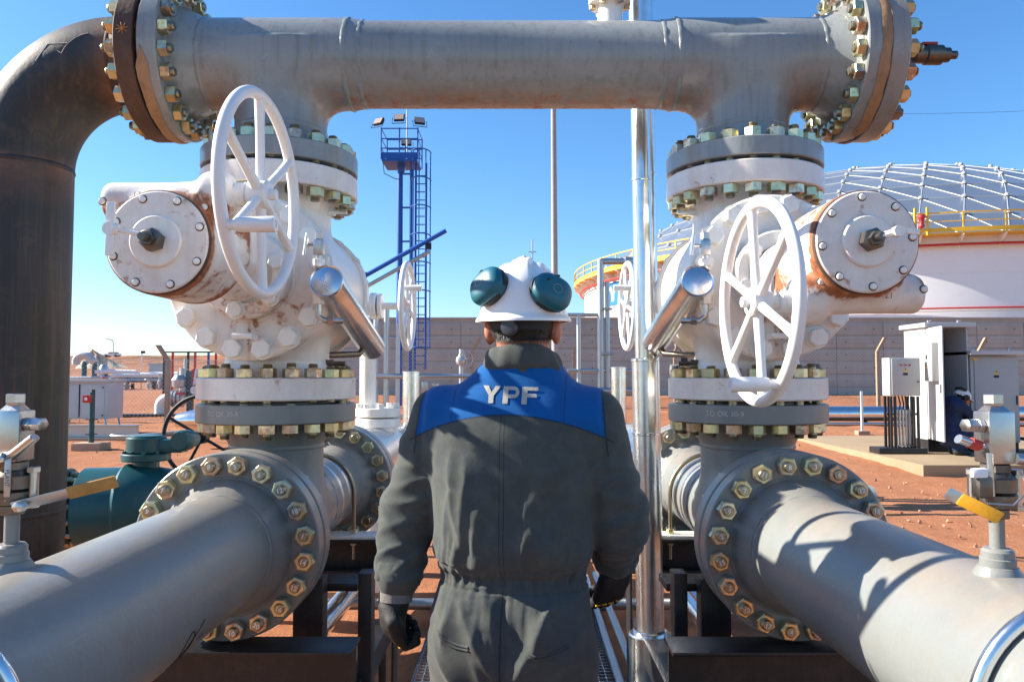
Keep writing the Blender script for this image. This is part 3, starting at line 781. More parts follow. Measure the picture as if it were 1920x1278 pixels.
ADAPT = MB().lathe([(0.09, -0.02), (0.13, -0.02), (0.150, -0.014), (0.154, -0.008), (0.154, 0.034), (0.148, 0.040), (0.10, 0.04)], 64, cap=False).mesh('adapter', 28)
set_attr(ADAPT, lambda c: 0.25+0.35*(c[:, 1] < -0.08))
def valve(s, label):
    X = s*RX
    t = thing('gear_valve', label, 'valve', (X, RY, JL))
    body = link('body', BODY, WHITE, t, T((X, RY, ZV)))
    Ml = frame((X, RY, JL+0.002), (0, 0, 1), (1, 0, 0)); link('flange', FLV, WHITE, t, Ml); nuts(t, Ml, 0.088, stm=STMV)
    Mu = frame((X, RY, JU-0.002), (0, 0, -1), (1, 0, 0)); link('flange', FLV, WHITE, t, Mu); nuts(t, Mu, 0.088, stm=STMV)
    for sg in (-1, 1):                         # bonnets front and back
        M = frame((X, RY+sg*0.355, ZV), (0, sg, 0), (1, 0, 0))
        b = link('bonnet', DISC, WHITE, t, M)
        for k in range(16):
            a = (k+0.5)*PI/8
            N = M @ Rz(a) @ T((0.258, 0, -0.0085)) @ Rz(rnd.random()*1.0)
            link('bolt_head', BOLTH, WHITE, b, N)
    # nameplate of raised dots on the body
    lug = MB(); lug.tube([(X-0.035, RY-0.375, ZV-0.215), (X-0.03, RY-0.41, ZV-0.212), (X+0.03, RY-0.41, ZV-0.212), (X+0.035, RY-0.375, ZV-0.215)], 0.011, 10); lug.build('lifting_lug', WHITE, t)
    # gear operator: the right one is turned upside down
    yg = 1.985
    G = T((X, yg, ZV)) @ (Ry(PI) if s > 0 else Matrix.Identity(4))
    g = link('gearbox', GEAR, WHITE, t, G)
    cv = link('cover', COVERD, WHITE, g, G @ frame((0, -0.012, 0), (0, 1, 0), (1, 0, 0)))
    for k in range(8):
        a = k*PI/4+(0.33 if s < 0 else 0.1)
        link('bolt_head', SBOLT, [WHITE, RUSTF], g, G @ frame((0.118*math.cos(a), -0.0005, 0.118*math.sin(a)), (0, -1, 0)) @ Rz(rnd.random()))
    MB().lathe([(0.1345, 0.0), (0.1375, 0.003), (0.1375, 0.013)], 64, G @ frame((0, 0.004, 0), (0, 1, 0)), cap=False).build('gasket', RUSTF, g)
    for q in ((-0.172, 0.0525, 0.118), (0.105, 0.045, 0.10)):
        link('bolt_head', SBOLT, [WHITE, RUSTF], g, G @ frame(q, (0, -1, 0)))
    text_on_cylinder('17  107-520', 0.022, G @ frame((-0.035, 0.105, 0.127), (1, 0, 0), (0, -1, 0.12)), 0.0575, DSTEEL, g, 'cast_lettering', PI/2)
    m = MB(); m.hexa(0.052, 0.030, frame((0, -0.012, 0), (0, -1, 0)) @ Rz(0.3)); m.cyl((0, -0.042, 0), (0, -0.060, 0), 0.019, n=6); m.cyl((0, -0.06, 0), (0, -0.085, 0), 0.010, n=12)
    m.build('stem_nut', DSTEEL, g, G)
    lv = MB()
    if s < 0:
        lv.cyl((-0.004, -0.072, 0.004), (-0.060, -0.084, 0.016), 0.006, n=8); lv.cyl((-0.058, -0.080, 0.016), (-0.070, -0.084, 0.018), 0.015, n=14)
        lv.box((-0.076, -0.085, 0.055), (0.022, 0.010, 0.060), bev=0.003); lv.box((-0.076, -0.085, -0.020), (0.022, 0.010, 0.060), bev=0.003); lv.cyl((-0.076, -0.078, 0.017), (-0.076, -0.094, 0.017), 0.017, n=14)
    else:
        lv.cyl((0.0, -0.075, 0.0), (-0.035, -0.085, -0.010), 0.010, n=10); lv.cyl((-0.035, -0.078, -0.010), (-0.035, -0.1, -0.010), 0.014, n=14)
        lv.box((-0.062, -0.090, -0.016), (0.05, 0.008, 0.014), Ry(0.1), bev=0.003)
    lv.build('grease_lever', WHITE, g, G)
    ad = link('adapter', ADAPT, WHITE, t, frame((X, RY-0.375, ZV), (0, -1, 0), (1, 0, 0)))
    for k in range(6):
        a = k*PI/3+0.35; link('bolt_head', BOLTH, WHITE, ad, frame((X+0.125*math.cos(a), RY-0.415, ZV+0.125*math.sin(a)), (0, -1, 0)) @ Matrix.Diagonal((0.8, 0.8, 0.8, 1)) @ Rz(a))
    # little stubs on the necks
    for zz, dx in ((ZV+0.30, -s*0.20), (ZV-0.30, -s*0.20)):
        MB().hexa(0.03, 0.03, frame((X+dx*0.97, RY-0.02, zz), (-s, 0, 0))).cyl((X+dx, RY-0.02, zz), (X+dx-s*0.07, RY-0.02, zz), 0.009, n=10).build('drain_plug', DSTEEL if zz < ZV else WHITE, t)
    # shaft and handwheel: plane square to the pipe, a little turned toward the camera
    zs = ZV+(-s)*0.148; ys = yg+0.105
    xw = X-s*(0.235 if s < 0 else 0.255)
    MB().cyl((X-s*0.13, ys, zs), (xw+s*0.0, ys, zs), 0.020, n=18).lathe([(0.03, 0), (0.034, 0.004), (0.034, 0.03), (0.03, 0.034)], 18, frame((X-s*0.165, ys, zs), (-s, 0, 0))).build('shaft', WHITE, t)
    tilt = 0.055
    A = Vector((-s, -tilt, 0)).normalized()
    Wf = frame((xw, ys, zs), A, (0, 0, 1))
    n = 96; rim = MB().tube([Wf @ Vector((0.270*math.cos(2*PI*i/n), 0.270*math.sin(2*PI*i/n), 0)) for i in range(n)], 0.0163, 18, closed=True).build('handwheel', WHEELW, t)
    MB().lathe([(0, -0.035), (0.030, -0.035), (0.040, -0.028), (0.040, 0.020), (0.034, 0.026), (0.016, 0.026), (0.014, 0.044), (0, 0.046)], 32, Wf).build('hub', WHEELW, rim)
    for k in range(6):
        a = k*PI/3+(0.08 if s < 0 else 0.12)
        MB().lathe([(0.0145, 0.03), (0.0125, 0.12), (0.0125, 0.18), (0.0145, 0.262)], 12, Wf @ Rz(a) @ frame((0, 0, 0), (1, 0, 0), (0, 0, 1)), cap=False).build('spoke', WHEELW, rim)
    dy, dz = (-0.237, -0.13) if s < 0 else (-0.153, -0.222)
    hp = Vector((xw, ys+dy, zs+dz)); hp = hp+A*((-(hp-Vector((xw, ys, zs))).dot(A)))
    MB().lathe([(0.012, 0.0), (0.0125, 0.03), (0.017, 0.034), (0.0185, 0.045), (0.0200, 0.125), (0.018, 0.131), (0.009, 0.131), (0.009, 0.128), (0, 0.128)], 24, frame(hp, A)).build('crank_handle', WHEELW, rim)
    return t
vL = valve(-1, 'white gear-operated valve with rusty gear drum beside the dark elbow')
vR = valve(1, 'white gear-operated valve with handwheel hanging low before the domed tank')

# bleed fittings and the small needle valves beside each handwheel
def bleed(s, label):
    bx, by, bz = s*(RX-0.265), RY-0.43, ZV-0.03
    t = thing('needle_valve', label, 'valve', (bx, by, bz-0.12))
    MB().cyl((bx, by, bz-0.10), (bx, by, bz+0.11), 0.011, n=14).build('stem', STEEL, t)
    for z, h in ((-0.075, 0.035), (-0.01, 0.045), (0.055, 0.025)): MB().hexa(0.036, h, T((bx, by, bz+z))).build('hex_fitting', WHITE, t)
    MB().box((bx, by, bz+0.12), (0.034, 0.032, 0.055), bev=0.006).hexa(0.026, 0.025, T((bx, by, bz+0.147))).build('valve_block', STEEL, t)
    d = Vector((s*0.045, -0.02, 0.0)) if s < 0 else Vector((-0.05, -0.012, 0))
    MB().cyl((bx, by, bz+0.125), (bx+d.x, by+d.y, bz+0.125), 0.006, n=10).cyl((bx+d.x, by+d.y, bz+0.09), (bx+d.x+0.01, by+d.y, bz+0.165), 0.0065, n=10).build('tee_handle', STEEL, t)
    MB().tube([(bx, by, bz-0.08), (bx, by, bz-0.115), (bx-s*0.02, by, bz-0.13), (bx-s*0.08, by+0.02, bz-0.13)], 0.010, 12).hexa(0.03, 0.022, frame((bx-s*0.03, by, bz-0.13), (-s, 0.2, 0))).build('elbow', STEEL, t)
    return t
bleed(-1, 'small stainless needle valve right of the high-set white handwheel')
bleed(1, 'small stainless needle valve left of the low-hung white handwheel')
# polished tubes with flat caps, slanting up toward the camera
def can(s, label):
    a = Vector((s*0.622, 2.56, CZ+0.320)); b = Vector((s*0.622, 3.42, CZ+0.130))
    t = thing('clad_tube', label, 'tube', (s*0.622, 3.42, 0.2))
    L = (b-a).length; M = frame(a, b-a)
    MB().lathe([(0.050, 0.004), (0.0545, 0.0), (0.0560, 0.004), (0.0560, 0.012), (0.0545, 0.016), (0.0545, L-0.01), (0.056, L-0.006), (0.056, L), (0, L)], 64, M, cap=False).build('shell', CHROME, t)
    MB().lathe([(0, 0.0035), (0.049, 0.0035), (0.0505, 0.0045)], 48, M, cap=False).build('cap', CHROME2, t)
    sd = a+(b-a)*0.5+Vector((0, 0, 0.0548)); 
    MB().box((0, 0, 0), (0.006, L*0.96, 0.002), T(sd) @ Rx(math.atan2((b-a).z, (b-a).y))).build('seam', CHROME, t)
    p = a+(b-a)*0.80
    MB().tube([(p.x, p.y, p.z-0.04), (p.x+s*0.02, p.y-0.02, p.z-0.075), (s*0.74, RY+0.02, p.z-0.085)], 0.013, 12).build('bracket', DSTEEL, t)
    return t
can(-1, 'polished steel tube slanting beside the white valve on the dark elbow side')
can(1, 'polished steel tube slanting beside the white valve before the tank')
# ------------------------------------------------------------------ supports, walkway, small tubing
def ibeam(m, c, L, h, wd, axis='x', tf=0.014, tw=0.010):
    d = lambda a, b, z: (a, b, z) if axis == 'x' else (b, a, z)
    m.box((c[0], c[1], c[2]-tf/2), d(L, wd, tf), bev=0.002); m.box((c[0], c[1], c[2]-h+tf/2), d(L, wd, tf), bev=0.002)
    m.box((c[0], c[1], c[2]-h/2), d(L, tw, h-2*tf-0.001)); return m
def frame_support(s, label):
    t = thing('pipe_support', label, 'steel frame', (s*0.95, 3.2, 0.0))
    ibeam(MB(), (s*1.05, 2.50, 0.694), 1.10, 0.20, 0.15).build('beam', BLACK, t)
    ibeam(MB(), (s*0.98, 3.62, 0.802), 1.06, 0.15, 0.16).build('beam', BLACK, t)
    ibeam(MB(), (s*1.18, 3.30, 0.300), 1.1, 0.16, 0.14).build('beam', BLACK, t)
    for x in (0.60, 1.36):
        for y in (2.475, 3.62):
            top = 0.486 if y < 3 else 0.65
            m = MB(); m.box((s*x, y, top/2), (0.012, 0.14, top)); m.box((s*(x+0.055), y, top/2), (0.010, 0.12, top)); m.box((s*(x-0.055), y, top/2), (0.010, 0.12, top))
            m.build('post', BLACK, t)
    m = MB(); m.box((s*0.60, 3.05, 0.40), (0.10, 1.0, 0.10), bev=0.004); m.build('brace', BLACK, t)
    MB().box((-0.545 if s < 0 else 0.625, 2.92, 0.41), (0.05, 0.08, 0.82), bev=0.003).build('post', BLACK, t); MB().box((s*0.755, 2.92, 0.40), (0.11, 0.08, 0.80), bev=0.003).build('post', BLACK, t)
    MB().box((s*0.69, 3.05, 0.745), (0.20, 0.16, 0.03), bev=0.003).build('tie_plate', BLACK, t)
    MB().box((s*0.90, 3.62, 0.810), (0.62, 0.13, 0.014), bev=0.003).build('plate', WHITE, t)
    pts = [(s*RX+0.187*math.cos(a), 3.62, ZP+0.187*math.sin(a)) for a in [PI*i/20 for i in range(21)]]
    pts = [(s*RX+0.187, 3.62, 0.70), (s*RX+0.187, 3.62, 0.85)]+pts+[(s*RX-0.187, 3.62, 0.85), (s*RX-0.187, 3.62, 0.70)]
    ub = MB().tube(pts, 0.0085, 12).build('u_bolt', STUD, t)
    for sx in (-1, 1):
        MB().hexa(0.032, 0.022, T((s*RX+sx*0.187, 3.62, 0.765))).hexa(0.032, 0.022, T((s*RX+sx*0.187, 3.62, 0.818))).build('nut', NUT, ub)
    return t
frame_support(-1, 'black steel support frame under the pipe tee by the dark elbow')
frame_support(1, 'black steel support frame under the pipe tee right of the chrome standpipe')
# grated walkway
GZ = 0.08
t = thing('walkway', 'galvanised grating walkway under the standing worker', 'walkway', (0.03, 3.0, 0))
x0, x1, y0, y1 = -0.475, 0.54, -0.5, 6.5
m = MB(); n = 26
for i in range(n+1):
    x = x0+(x1-x0)*i/n; m.box((x, (y0+y1)/2, GZ-0.016), (0.004, y1-y0, 0.030))
g = m.build('bearing_bars', GALV, t, smooth=0); g['kind'] = 'stuff'
m = MB(); k = 170
for i in range(k+1): m.box(((x0+x1)/2, y0+(y1-y0)*i/k, GZ-0.006), (x1-x0, 0.004, 0.010))
g = m.build('cross_bars', GALV, t, smooth=0); g['kind'] = 'stuff'
for x in (x0-0.006, x1+0.006): MB().box((x, 3.0, GZ-0.03), (0.008, 7.0, 0.075)).build('edge_angle', BLACK, t)
for y in (0.4, 2.0, 3.6, 5.2): MB().box((0.03, y, 0.020), (1.2, 0.08, 0.045)).build('bearer', BLACK, t)
# chrome standpipes right of the worker
t = thing('standpipe', 'tall chrome-clad standpipe close behind the right sleeve', 'pipe', (0.585, 3.35, 0))
a = Vector((0.598, 3.35, 0.0)); b = Vector((0.556, 3.40, 4.3))
q = lambda u: a+(b-a)*u
def zfrac(z): return (z-a.z)/(b.z-a.z)
MB().cyl(q(zfrac(1.62)), b, 0.0425, n=40).build('cladding', CHROME, t)
MB().cyl(q(zfrac(0.45)), q(zfrac(1.62)), 0.0570, n=40).build('cladding', CHROME2, t)
MB().cyl(q(0), q(zfrac(0.45)), 0.092, n=40, bev=0.006).build('foot_sleeve', CHROME, t)
for z, r in ((1.62, 0.0600), (1.30, 0.0600), (2.42, 0.0455), (0.455, 0.07)):
    MB().lathe([(r-0.004, -0.008), (r, -0.005), (r, 0.005), (r-0.004, 0.008)], 40, frame(q(zfrac(z)), b-a), cap=False).build('seam_band', CHROME, t)
t = thing('standpipe', 'thinner chrome-clad standpipe just behind the tall one', 'pipe', (0.66, 3.55, 0))
MB().cyl((0.665, 3.55, 0.0), (0.628, 3.58, 4.3), 0.032, n=32).build('cladding', CHROME, t)
for z in (0.9, 1.75, 2.5): MB().lathe([(0.031, -0.006), (0.0345, -0.004), (0.0345, 0.004), (0.031, 0.006)], 32, T((0.665-0.037*z/4.3, 3.55+0.03*z/4.3, z)), cap=False).build('seam_band', CHROME, t)
# conduits low on the ground
def run(name, label, cat, pts, r, mat, n=20, bands=None):
    t = thing(name, label, cat, pts[0]); MB().tube(pts, r, n).build('barrel', mat, t)
    if bands:
        for i, (p, d) in enumerate(bands): MB().lathe([(r, -0.012), (r+0.006, -0.008), (r+0.006, 0.008), (r, 0.012)], n, frame(p, d), cap=False).build('band', CHROME2, t)
    return t
run('conduit', 'thin grey conduit along the right edge of the walkway grating', 'conduit', [(0.50, 3.0, 0.115), (0.53, 5.6, 0.115)], 0.020, GALV)
run('conduit', 'second thin grey conduit beside the walkway, nearer the chrome standpipe', 'conduit', [(0.585, 2.9, 0.13), (0.60, 5.6, 0.13)], 0.022, GALV)
run('pipe', 'grey pipe lying crosswise on the ground beyond the walkway', 'pipe', [(-3.0, 4.9, 0.12), (3.0, 4.9, 0.12)], 0.035, GALV, bands=[((-0.8, 4.9, 0.12), (1, 0, 0)), ((0.9, 4.9, 0.12), (1, 0, 0))])
run('clad_pipe', 'chrome-clad pipe slanting low behind the frame near the gloved left hand', 'pipe', [(-1.07, 4.3, 0.15), (-0.98, 5.0, 0.24), (-0.93, 5.8, 0.34)], 0.06, CHROME)
run('clad_pipe', 'chrome-clad pipe low behind the frame right of the standpipe', 'pipe', [(1.10, 4.3, 0.18), (1.02, 5.2, 0.28), (0.96, 6.4, 0.36)], 0.07, CHROME)
run('pipe', 'dull brown pipe crossing behind the hips of the worker', 'pipe', [(-2.6, 5.6, 0.66), (2.6, 5.6, 0.66)], 0.10, GREYD, 28)
# rusty flanged joint low behind the left hand
t = thing('drain_flange', 'brown flanged joint low between the support posts', 'flange', (-0.98, 4.75, 0.4))
for yy in (0, 0.05): MB().lathe(disc_lathe(0, 0.035, 0.12, 0.0, 0.004), 32, frame((-0.98, 4.7+yy, 0.42), (0, 1, 0))).build('plate', RUSTF, t)
for k in range(8): MB().hexa(0.035, 0.03, frame((-0.98+0.095*math.cos(k*PI/4), 4.7, 0.42+0.095*math.sin(k*PI/4)), (0, -1, 0))).build('nut', NUT, t)

# ------------------------------------------------------------------ sampling taps on the two foreground pipes
def tap(s, label):
    X, y = (s*RX-0.055 if s < 0 else RX), (1.52 if s < 0 else 1.48)
    zt = ZP+PR
    t = thing('sampling_valve', label, 'valve', (X, y, zt-0.01))
    q = lambda z: (X, y, zt+z)
    MB().lathe([(0.044, -0.03), (0.043, 0.0), (0.037, 0.010), (0.034, 0.016), (0.031, 0.017), (0.031, 0.034), (0.0285, 0.036), (0.0285, 0.050), (0.024, 0.056), (0.014, 0.057)], 32, T((X, y, zt))).build('weldolet', GREY, t)
    MB().cyl(q(0.05), q(0.145), 0.0135, n=24).build('tube', GREY, t)
    m = MB(); m.hexa(0.042, 0.022, T(q(0.125))); m.lathe([(0.020, 0.147), (0.034, 0.150), (0.036, 0.165), (0.036, 0.178), (0.030, 0.182), (0.036, 0.186), (0.036, 0.215), (0.028, 0.222), (0.022, 0.235)], 24, T((X, y, zt)))
    m.hexa(0.05, 0.020, T(q(0.228))); m.build('ball_valve', DSTEEL, t)
    for dx, dy in ((0.040, 0.0), (-0.040, 0.006)):
        MB().cyl((X+dx, y+dy, zt+0.150), (X+dx, y+dy, zt+0.222), 0.0095, n=12).hexa(0.022, 0.012, T((X+dx, y+dy, zt+0.222))).hexa(0.022, 0.012, T((X+dx, y+dy, zt+0.140))).build('tie_bolt', STEEL, t)
    m = MB(); m.box((X, y, zt+0.308), (0.050, 0.052, 0.118), bev=0.004); m.build('valve_block', STEEL, t)
    m = MB(); m.lathe([(0.028, 0.366), (0.016, 0.380), (0.0165, 0.384)], 4, T((X, y, zt)) @ Rz(PI/4)); m.hexa(0.032, 0.022, T(q(0.384))); m.build('bonnet', STEEL, t)
    sx = 1 if s < 0 else -1
    MB().hexa(0.030, 0.012, frame((X+sx*0.028, y-0.004, zt+0.335), (sx, -0.15, 0))).hexa(0.027, 0.022, frame((X+sx*0.040, y-0.006, zt+0.335), (sx, -0.15, 0))).build('plug', STEEL, t)
    if s < 0:
        MB().cyl((X+0.005, y-0.03, zt+0.255), (X+0.075, y-0.055, zt+0.31), 0.0095, n=16, bev=0.002).build('tee_bar', STEEL, t)
        MB().cyl((X-0.06, y-0.05, zt+0.24), (X+0.01, y-0.04, zt+0.262), 0.0115, n=16, bev=0.002).build('tee_bar', STEEL, t)
        o = MB().box((X+0.018, y-0.045, zt+0.215), (0.012, 0.003, 0.085), bev=0.001).build('tag_plate', GALV, t)
        me = text_mesh('PLANT', 0.013); link('tag_print', me, INK, o, T((X+0.018, y-0.0470, zt+0.215)) @ Rx(PI/2) @ Rz(-PI/2))
        h0 = Vector((X+0.030, y-0.03, zt+0.150)); h1 = Vector((X+0.185, y+0.03, zt+0.195)); 
        d = (h1-h0); M = frame(h0+d*0.25, d, (0, -0.15, 1))
        MB().box((0, 0, 0), (0.024, 0.004, d.length*0.62), M, bev=0.001).build('lever', STEEL, t)
        MB().box((0, 0, 0), (0.030, 0.008, d.length*0.52), frame(h0+d*0.76, d, (0, -0.15, 1)), bev=0.003).build('lever_sleeve', ORANGED, t)
        MB().hexa(0.020, 0.018, frame(h0+Vector((0.012, -0.004, 0)), (0, -1, 0))).build('lever_nut', STEEL, t)
    else:
        MB().cyl((X-0.075, y-0.01, zt+0.305), (X-0.026, y-0.005, zt+0.285), 0.0105, n=16).build('tee_bar', STEEL, t)
        MB().cyl((X-0.052, y-0.008, zt+0.296), (X-0.034, y-0.006, zt+0.2885), 0.0125, n=16).build('tee_bar_sleeve', RED, t)
        MB().cyl((X+0.02, y-0.03, zt+0.262), (X+0.068, y-0.034, zt+0.255), 0.012, n=16).build('spindle', STEEL, t)
        MB().cyl((X+0.052, y-0.033, zt+0.257), (X+0.064, y-0.0336, zt+0.2555), 0.014, n=16).build('spindle_ring', SIGNBLUE, t)
        MB().cyl((X+0.030, y-0.075, zt+0.232), (X+0.165, y-0.03, zt+0.292), 0.013, n=16, bev=0.002).build('tee_bar', STEEL, t)
        h0 = Vector((X-0.100, y-0.050, zt+0.178)); h1 = Vector((X-0.036, y-0.070, zt+0.138)); d = h1-h0
        MB().box((0, 0, 0), (0.028, 0.009, d.length), frame((h0+h1)/2, d, (0, 0, 1)), bev=0.004).build('lever_sleeve', ORANGE, t)
        MB().box((0, 0, 0), (0.026, 0.005, 0.03), frame(h0-d*0.1, d, (0, 0, 1)), bev=0.001).build('lever', STEEL, t)
        MB().box((X-0.044, y-0.03, zt+0.20), (0.028, 0.03, 0.05), bev=0.008).build('lock_bracket', DSTEEL, t)
        MB().box((X-0.055, y-0.04, zt+0.232), (0.03, 0.014, 0.022), Rz(0), bev=0.006).build('plastic_seal', PLAINW, t)
        MB().cyl((X-0.030, y-0.035, zt+0.18), (X-0.030, y-0.032, zt+0.275), 0.006, n=10).build('lock_rod', STEEL, t)
        MB().tube([(X+0.02, y-0.04, zt+0.235), (X+0.03, y-0.055, zt+0.20), (X-0.005, y-0.06, zt+0.165), (X-0.05, y-0.055, zt+0.168)], 0.0022, 6).build('seal_wire', GALV, t)
    t.scale = (1, 1, 0.835)
    return t
tap(-1, 'steel sampling valve with faded orange lever at the left edge')
tap(1, 'steel sampling valve with bright yellow-orange lever on the right pipe')
# ------------------------------------------------------------------ ground
def gz(x, y):
    base = 0.02*max(0.0, y-4.0) if y < 60 else 1.12+0.012*(y-60)
    if y > 130: base = 1.96+0.055*(y-130) if y < 240 else 8.0-0.01*(y-240)
    if x > -12 and y > 60: base *= 0.6
    return base
def build_ground():
    ys = np.concatenate([np.linspace(-6, 2, 12), np.linspace(2.2, 14, 90), np.linspace(14.3, 40, 90), np.linspace(41, 130, 50), np.linspace(133, 260, 50), np.array([300, 400, 600, 900, 1500, 3000])])
    xs = np.concatenate([np.array([-2500, -1200, -600, -350]), np.linspace(-240, -62, 40), np.linspace(-60, -16, 45), np.linspace(-15.5, 15.5, 210), np.linspace(16, 50, 35), np.array([60, 90, 160, 400, 1200, 2500])])
    Xg, Yg = np.meshgrid(xs, ys, indexing='ij')
    Z = np.vectorize(gz)(Xg, Yg)
    P = np.stack([Xg.ravel(), Yg.ravel(), 0*Xg.ravel()], 1)
    n = 0.020*vnoise(P*0.8+5)+0.014*vnoise(P*2.3+9)+0.010*vnoise(P*5.1)
    near = 1-sstep(40, 120, P[:, 1])
    far = sstep(110, 230, P[:, 1])
    n = n*near+far*(0.8*vnoise(P*0.03)+0.5*vnoise(P*0.12)+0.35*vnoise(P*0.4))
    calm = sstep(1.0, 2.2, np.abs(P[:, 0]-0.03)+np.maximum(0, P[:, 1]-6))
    n = n*(0.25+0.75*calm)-0.02*(1-calm)
    P[:, 2] = Z.ravel()+n
    a, b = len(xs), len(ys); I = np.arange(a*b).reshape(a, b)
    F = np.stack([I[:-1, :-1].ravel(), I[1:, :-1].ravel(), I[1:, 1:].ravel(), I[:-1, 1:].ravel()], 1)
    o = link('ground', fast_mesh('ground', P, F), SOIL); o['kind'] = 'structure'; o['label'] = 'bare red-orange desert soil'
    return o
build_ground()
def scatter():
    rg = np.random.RandomState(5); m = MB()
    ico = bmesh.new(); bmesh.ops.create_icosphere(ico, subdivisions=1, radius=1.0)
    vs0 = [v.co.copy() for v in ico.verts]; fs0 = [tuple(v.index for v in f.verts) for f in ico.faces]; ico.free()
    for i in range(7000):
        if i < 4000: x, y = rg.uniform(1.8, 13), 5.5+rg.rand()**1.5*20
        else: x, y = rg.uniform(-14, -1.6), 5.0+rg.rand()**1.4*22
        if 5.7 < x < 13.2 and 10.9 < y < 16.5: continue
        r = 0.004+0.015*rg.rand()**4*(1+y*0.05)
        e = Euler(rg.rand(3)*6).to_matrix()
        q = [e @ Vector((v.x*r*rg.uniform(0.8, 1.3), v.y*r*rg.uniform(0.7, 1.1), v.z*r*rg.uniform(0.35, 0.6))) for v in vs0]
        m.add([(p.x+x, p.y+y, p.z+gz(x, y)+r*0.2) for p in q], fs0)
    o = m.build('pebbles', PEBBLE, smooth=0); tag(o, 'small pale pebbles strewn over the red soil', 'pebbles', kind='stuff')
scatter()
# clods, dug-up soil mounds along the fence
def mound(cx, cy, rx, ry, h, name, label):
    n = 40; k = 10; vs = []; fs = []
    for i in range(k+1):
        r = i/k
        for j in range(n):
            a = 2*PI*j/n; x, y = cx+rx*r*math.cos(a), cy+ry*r*math.sin(a)
            z = gz(x, y)+h*(math.cos(PI*r)*0.5+0.5)*(0.8+0.4*math.sin(j*1.7+i)*0.5+rnd.uniform(-0.15, 0.15))-0.03*(r > 0.95)
            vs.append((x, y, z))
    for i in range(k):
        for j in range(n): fs.append((i*n+j, i*n+(j+1) % n, (i+1)*n+(j+1) % n, (i+1)*n+j))
    o = MB().add(vs, fs).build(name, SOIL); tag(o, label, 'mound'); return o
mound(9.5, 29.5, 9.0, 1.2, 0.35, 'soil_mound', 'low ridge of red soil along the foot of the fence on the right')

# ------------------------------------------------------------------ concrete wall, panel by panel
def bund_wall():
    Y = 36.8; x0 = -9.2; zb = 0.40; pw, ph = 2.25, 0.62; rows, cols = 6, 23
    t = thing('concrete_wall', 'long grey-brown concrete wall of cast panels behind the yard', 'wall', (x0, Y, zb))
    W = cols*pw
    MB().box((x0+W/2, Y+0.16, zb+rows*ph/2+0.08), (W, 0.28, rows*ph+0.16)).build('core', CONC, t)
    pm = MB().box((0, 0, 0), (pw-0.025, 0.04, ph-0.022), bev=0.008).mesh('panel')
    pm.materials.append(CONC)
    for r in range(rows):
        for c in range(cols):
            link('panel', pm, None, t, T((x0+(c+0.5)*pw, Y+rnd.uniform(-0.006, 0.004), zb+(r+0.5)*ph)))
    MB().box((x0+W/2, Y+0.14, zb+rows*ph+0.20), (W+0.02, 0.36, 0.10), bev=0.01).build('coping', CONC, t)
    m = MB()
    for r in range(rows):
        for c in range(cols):
            for u in (0.2, 0.8): m.cyl((x0+(c+u)*pw, Y-0.033, zb+(r+0.5)*ph), (x0+(c+u)*pw, Y-0.020, zb+(r+0.5)*ph), 0.035, n=8)
    o = m.build('tie_holes', DARKIN, t); o['kind'] = 'stuff'
bund_wall()

# ------------------------------------------------------------------ chain link fences
def fence_post(x, y, h, lean, parent, sx=1):
    z = gz(x, y)-0.05; m = MB(); w_ = 0.055
    pts = [(x, y, z), (x, y, z+h*0.8), (x+lean*0.28, y, z+h)]
    vs = []; 
    for p in pts: vs += [(p[0]-w_, p[1]-w_, p[2]), (p[0]+w_, p[1]-w_, p[2]), (p[0]+w_, p[1]+w_, p[2]), (p[0]-w_, p[1]+w_, p[2])]
    fs = [(0, 3, 2, 1), (8, 9, 10, 11)]
    for i in range(2):
        for j in range(4): fs.append((i*4+j, i*4+(j+1) % 4, (i+1)*4+(j+1) % 4, (i+1)*4+j))
    return MB().add(vs, fs).build('post', POSTC, parent, smooth=0)
def fence(name, label, xa, xb, y, step, h, lean, first, mesh_sp=0.13, r=0.0035):
    t = thing(name, label, 'fence', ((xa+xb)/2, y, gz(0, y)))
    x = first
    while x > xa: x -= step
    while x < xb:
        if x > xa: fence_post(x, y, h, lean, t)
        x += step
    zb = gz(0, y)+0.02; hh = h*0.80-0.05; m = MB()
    def wire(p, q, r):
        d = Vector(q)-Vector(p); vs = []
        u = Vector((0, 1, 0)); v = d.cross(u).normalized()
        for e in (p, q):
            for k in range(3):
                a = 2*PI*k/3; vs.append(tuple(Vector(e)+u*r*math.cos(a)+v*r*math.sin(a)))
        m.add(vs, [(0, 1, 4, 3), (1, 2, 5, 4), (2, 0, 3, 5)])
    k = int((xb-xa+hh)/mesh_sp)
    for i in range(k):
        a = xa-hh+i*mesh_sp
        p0 = max(a, xa); p1 = min(a+hh, xb)
        if p1 <= p0: continue
        wire((p0, y-0.07, zb+p0-a), (p1, y-0.07, zb+p1-a), r)
        wire((p0, y-0.075, zb+hh-(p0-a)), (p1, y-0.075, zb+hh-(p1-a)), r)
    for f in (0.02, 0.5, 1.0): wire((xa, y-0.072, zb+hh*f), (xb, y-0.072, zb+hh*f), r*1.4)
    o = m.build('chain_link', GALV, t, smooth=0); o['kind'] = 'stuff'
    m = MB()
    for f in (0.45, 0.75, 1.0): wire((xa, y, zb+hh+(h*0.2)*f-0.03), (xb, y, zb+hh+(h*0.2)*f-0.03), r)
    MB_ = m; o = m.build('barbed_wire', GALV, t, smooth=0)
    return t
fence('chain_link_fence', 'chain-link fence with bent concrete posts before the concrete wall', -6, 26, 27.0, 3.56, 2.5, 1, 12.85)
fence('chain_link_fence', 'chain-link fence with bent concrete post between white cabinet and pipe yard', -24, -3.9, 20.6, 5.4, 2.1, -1, -9.22, 0.11)

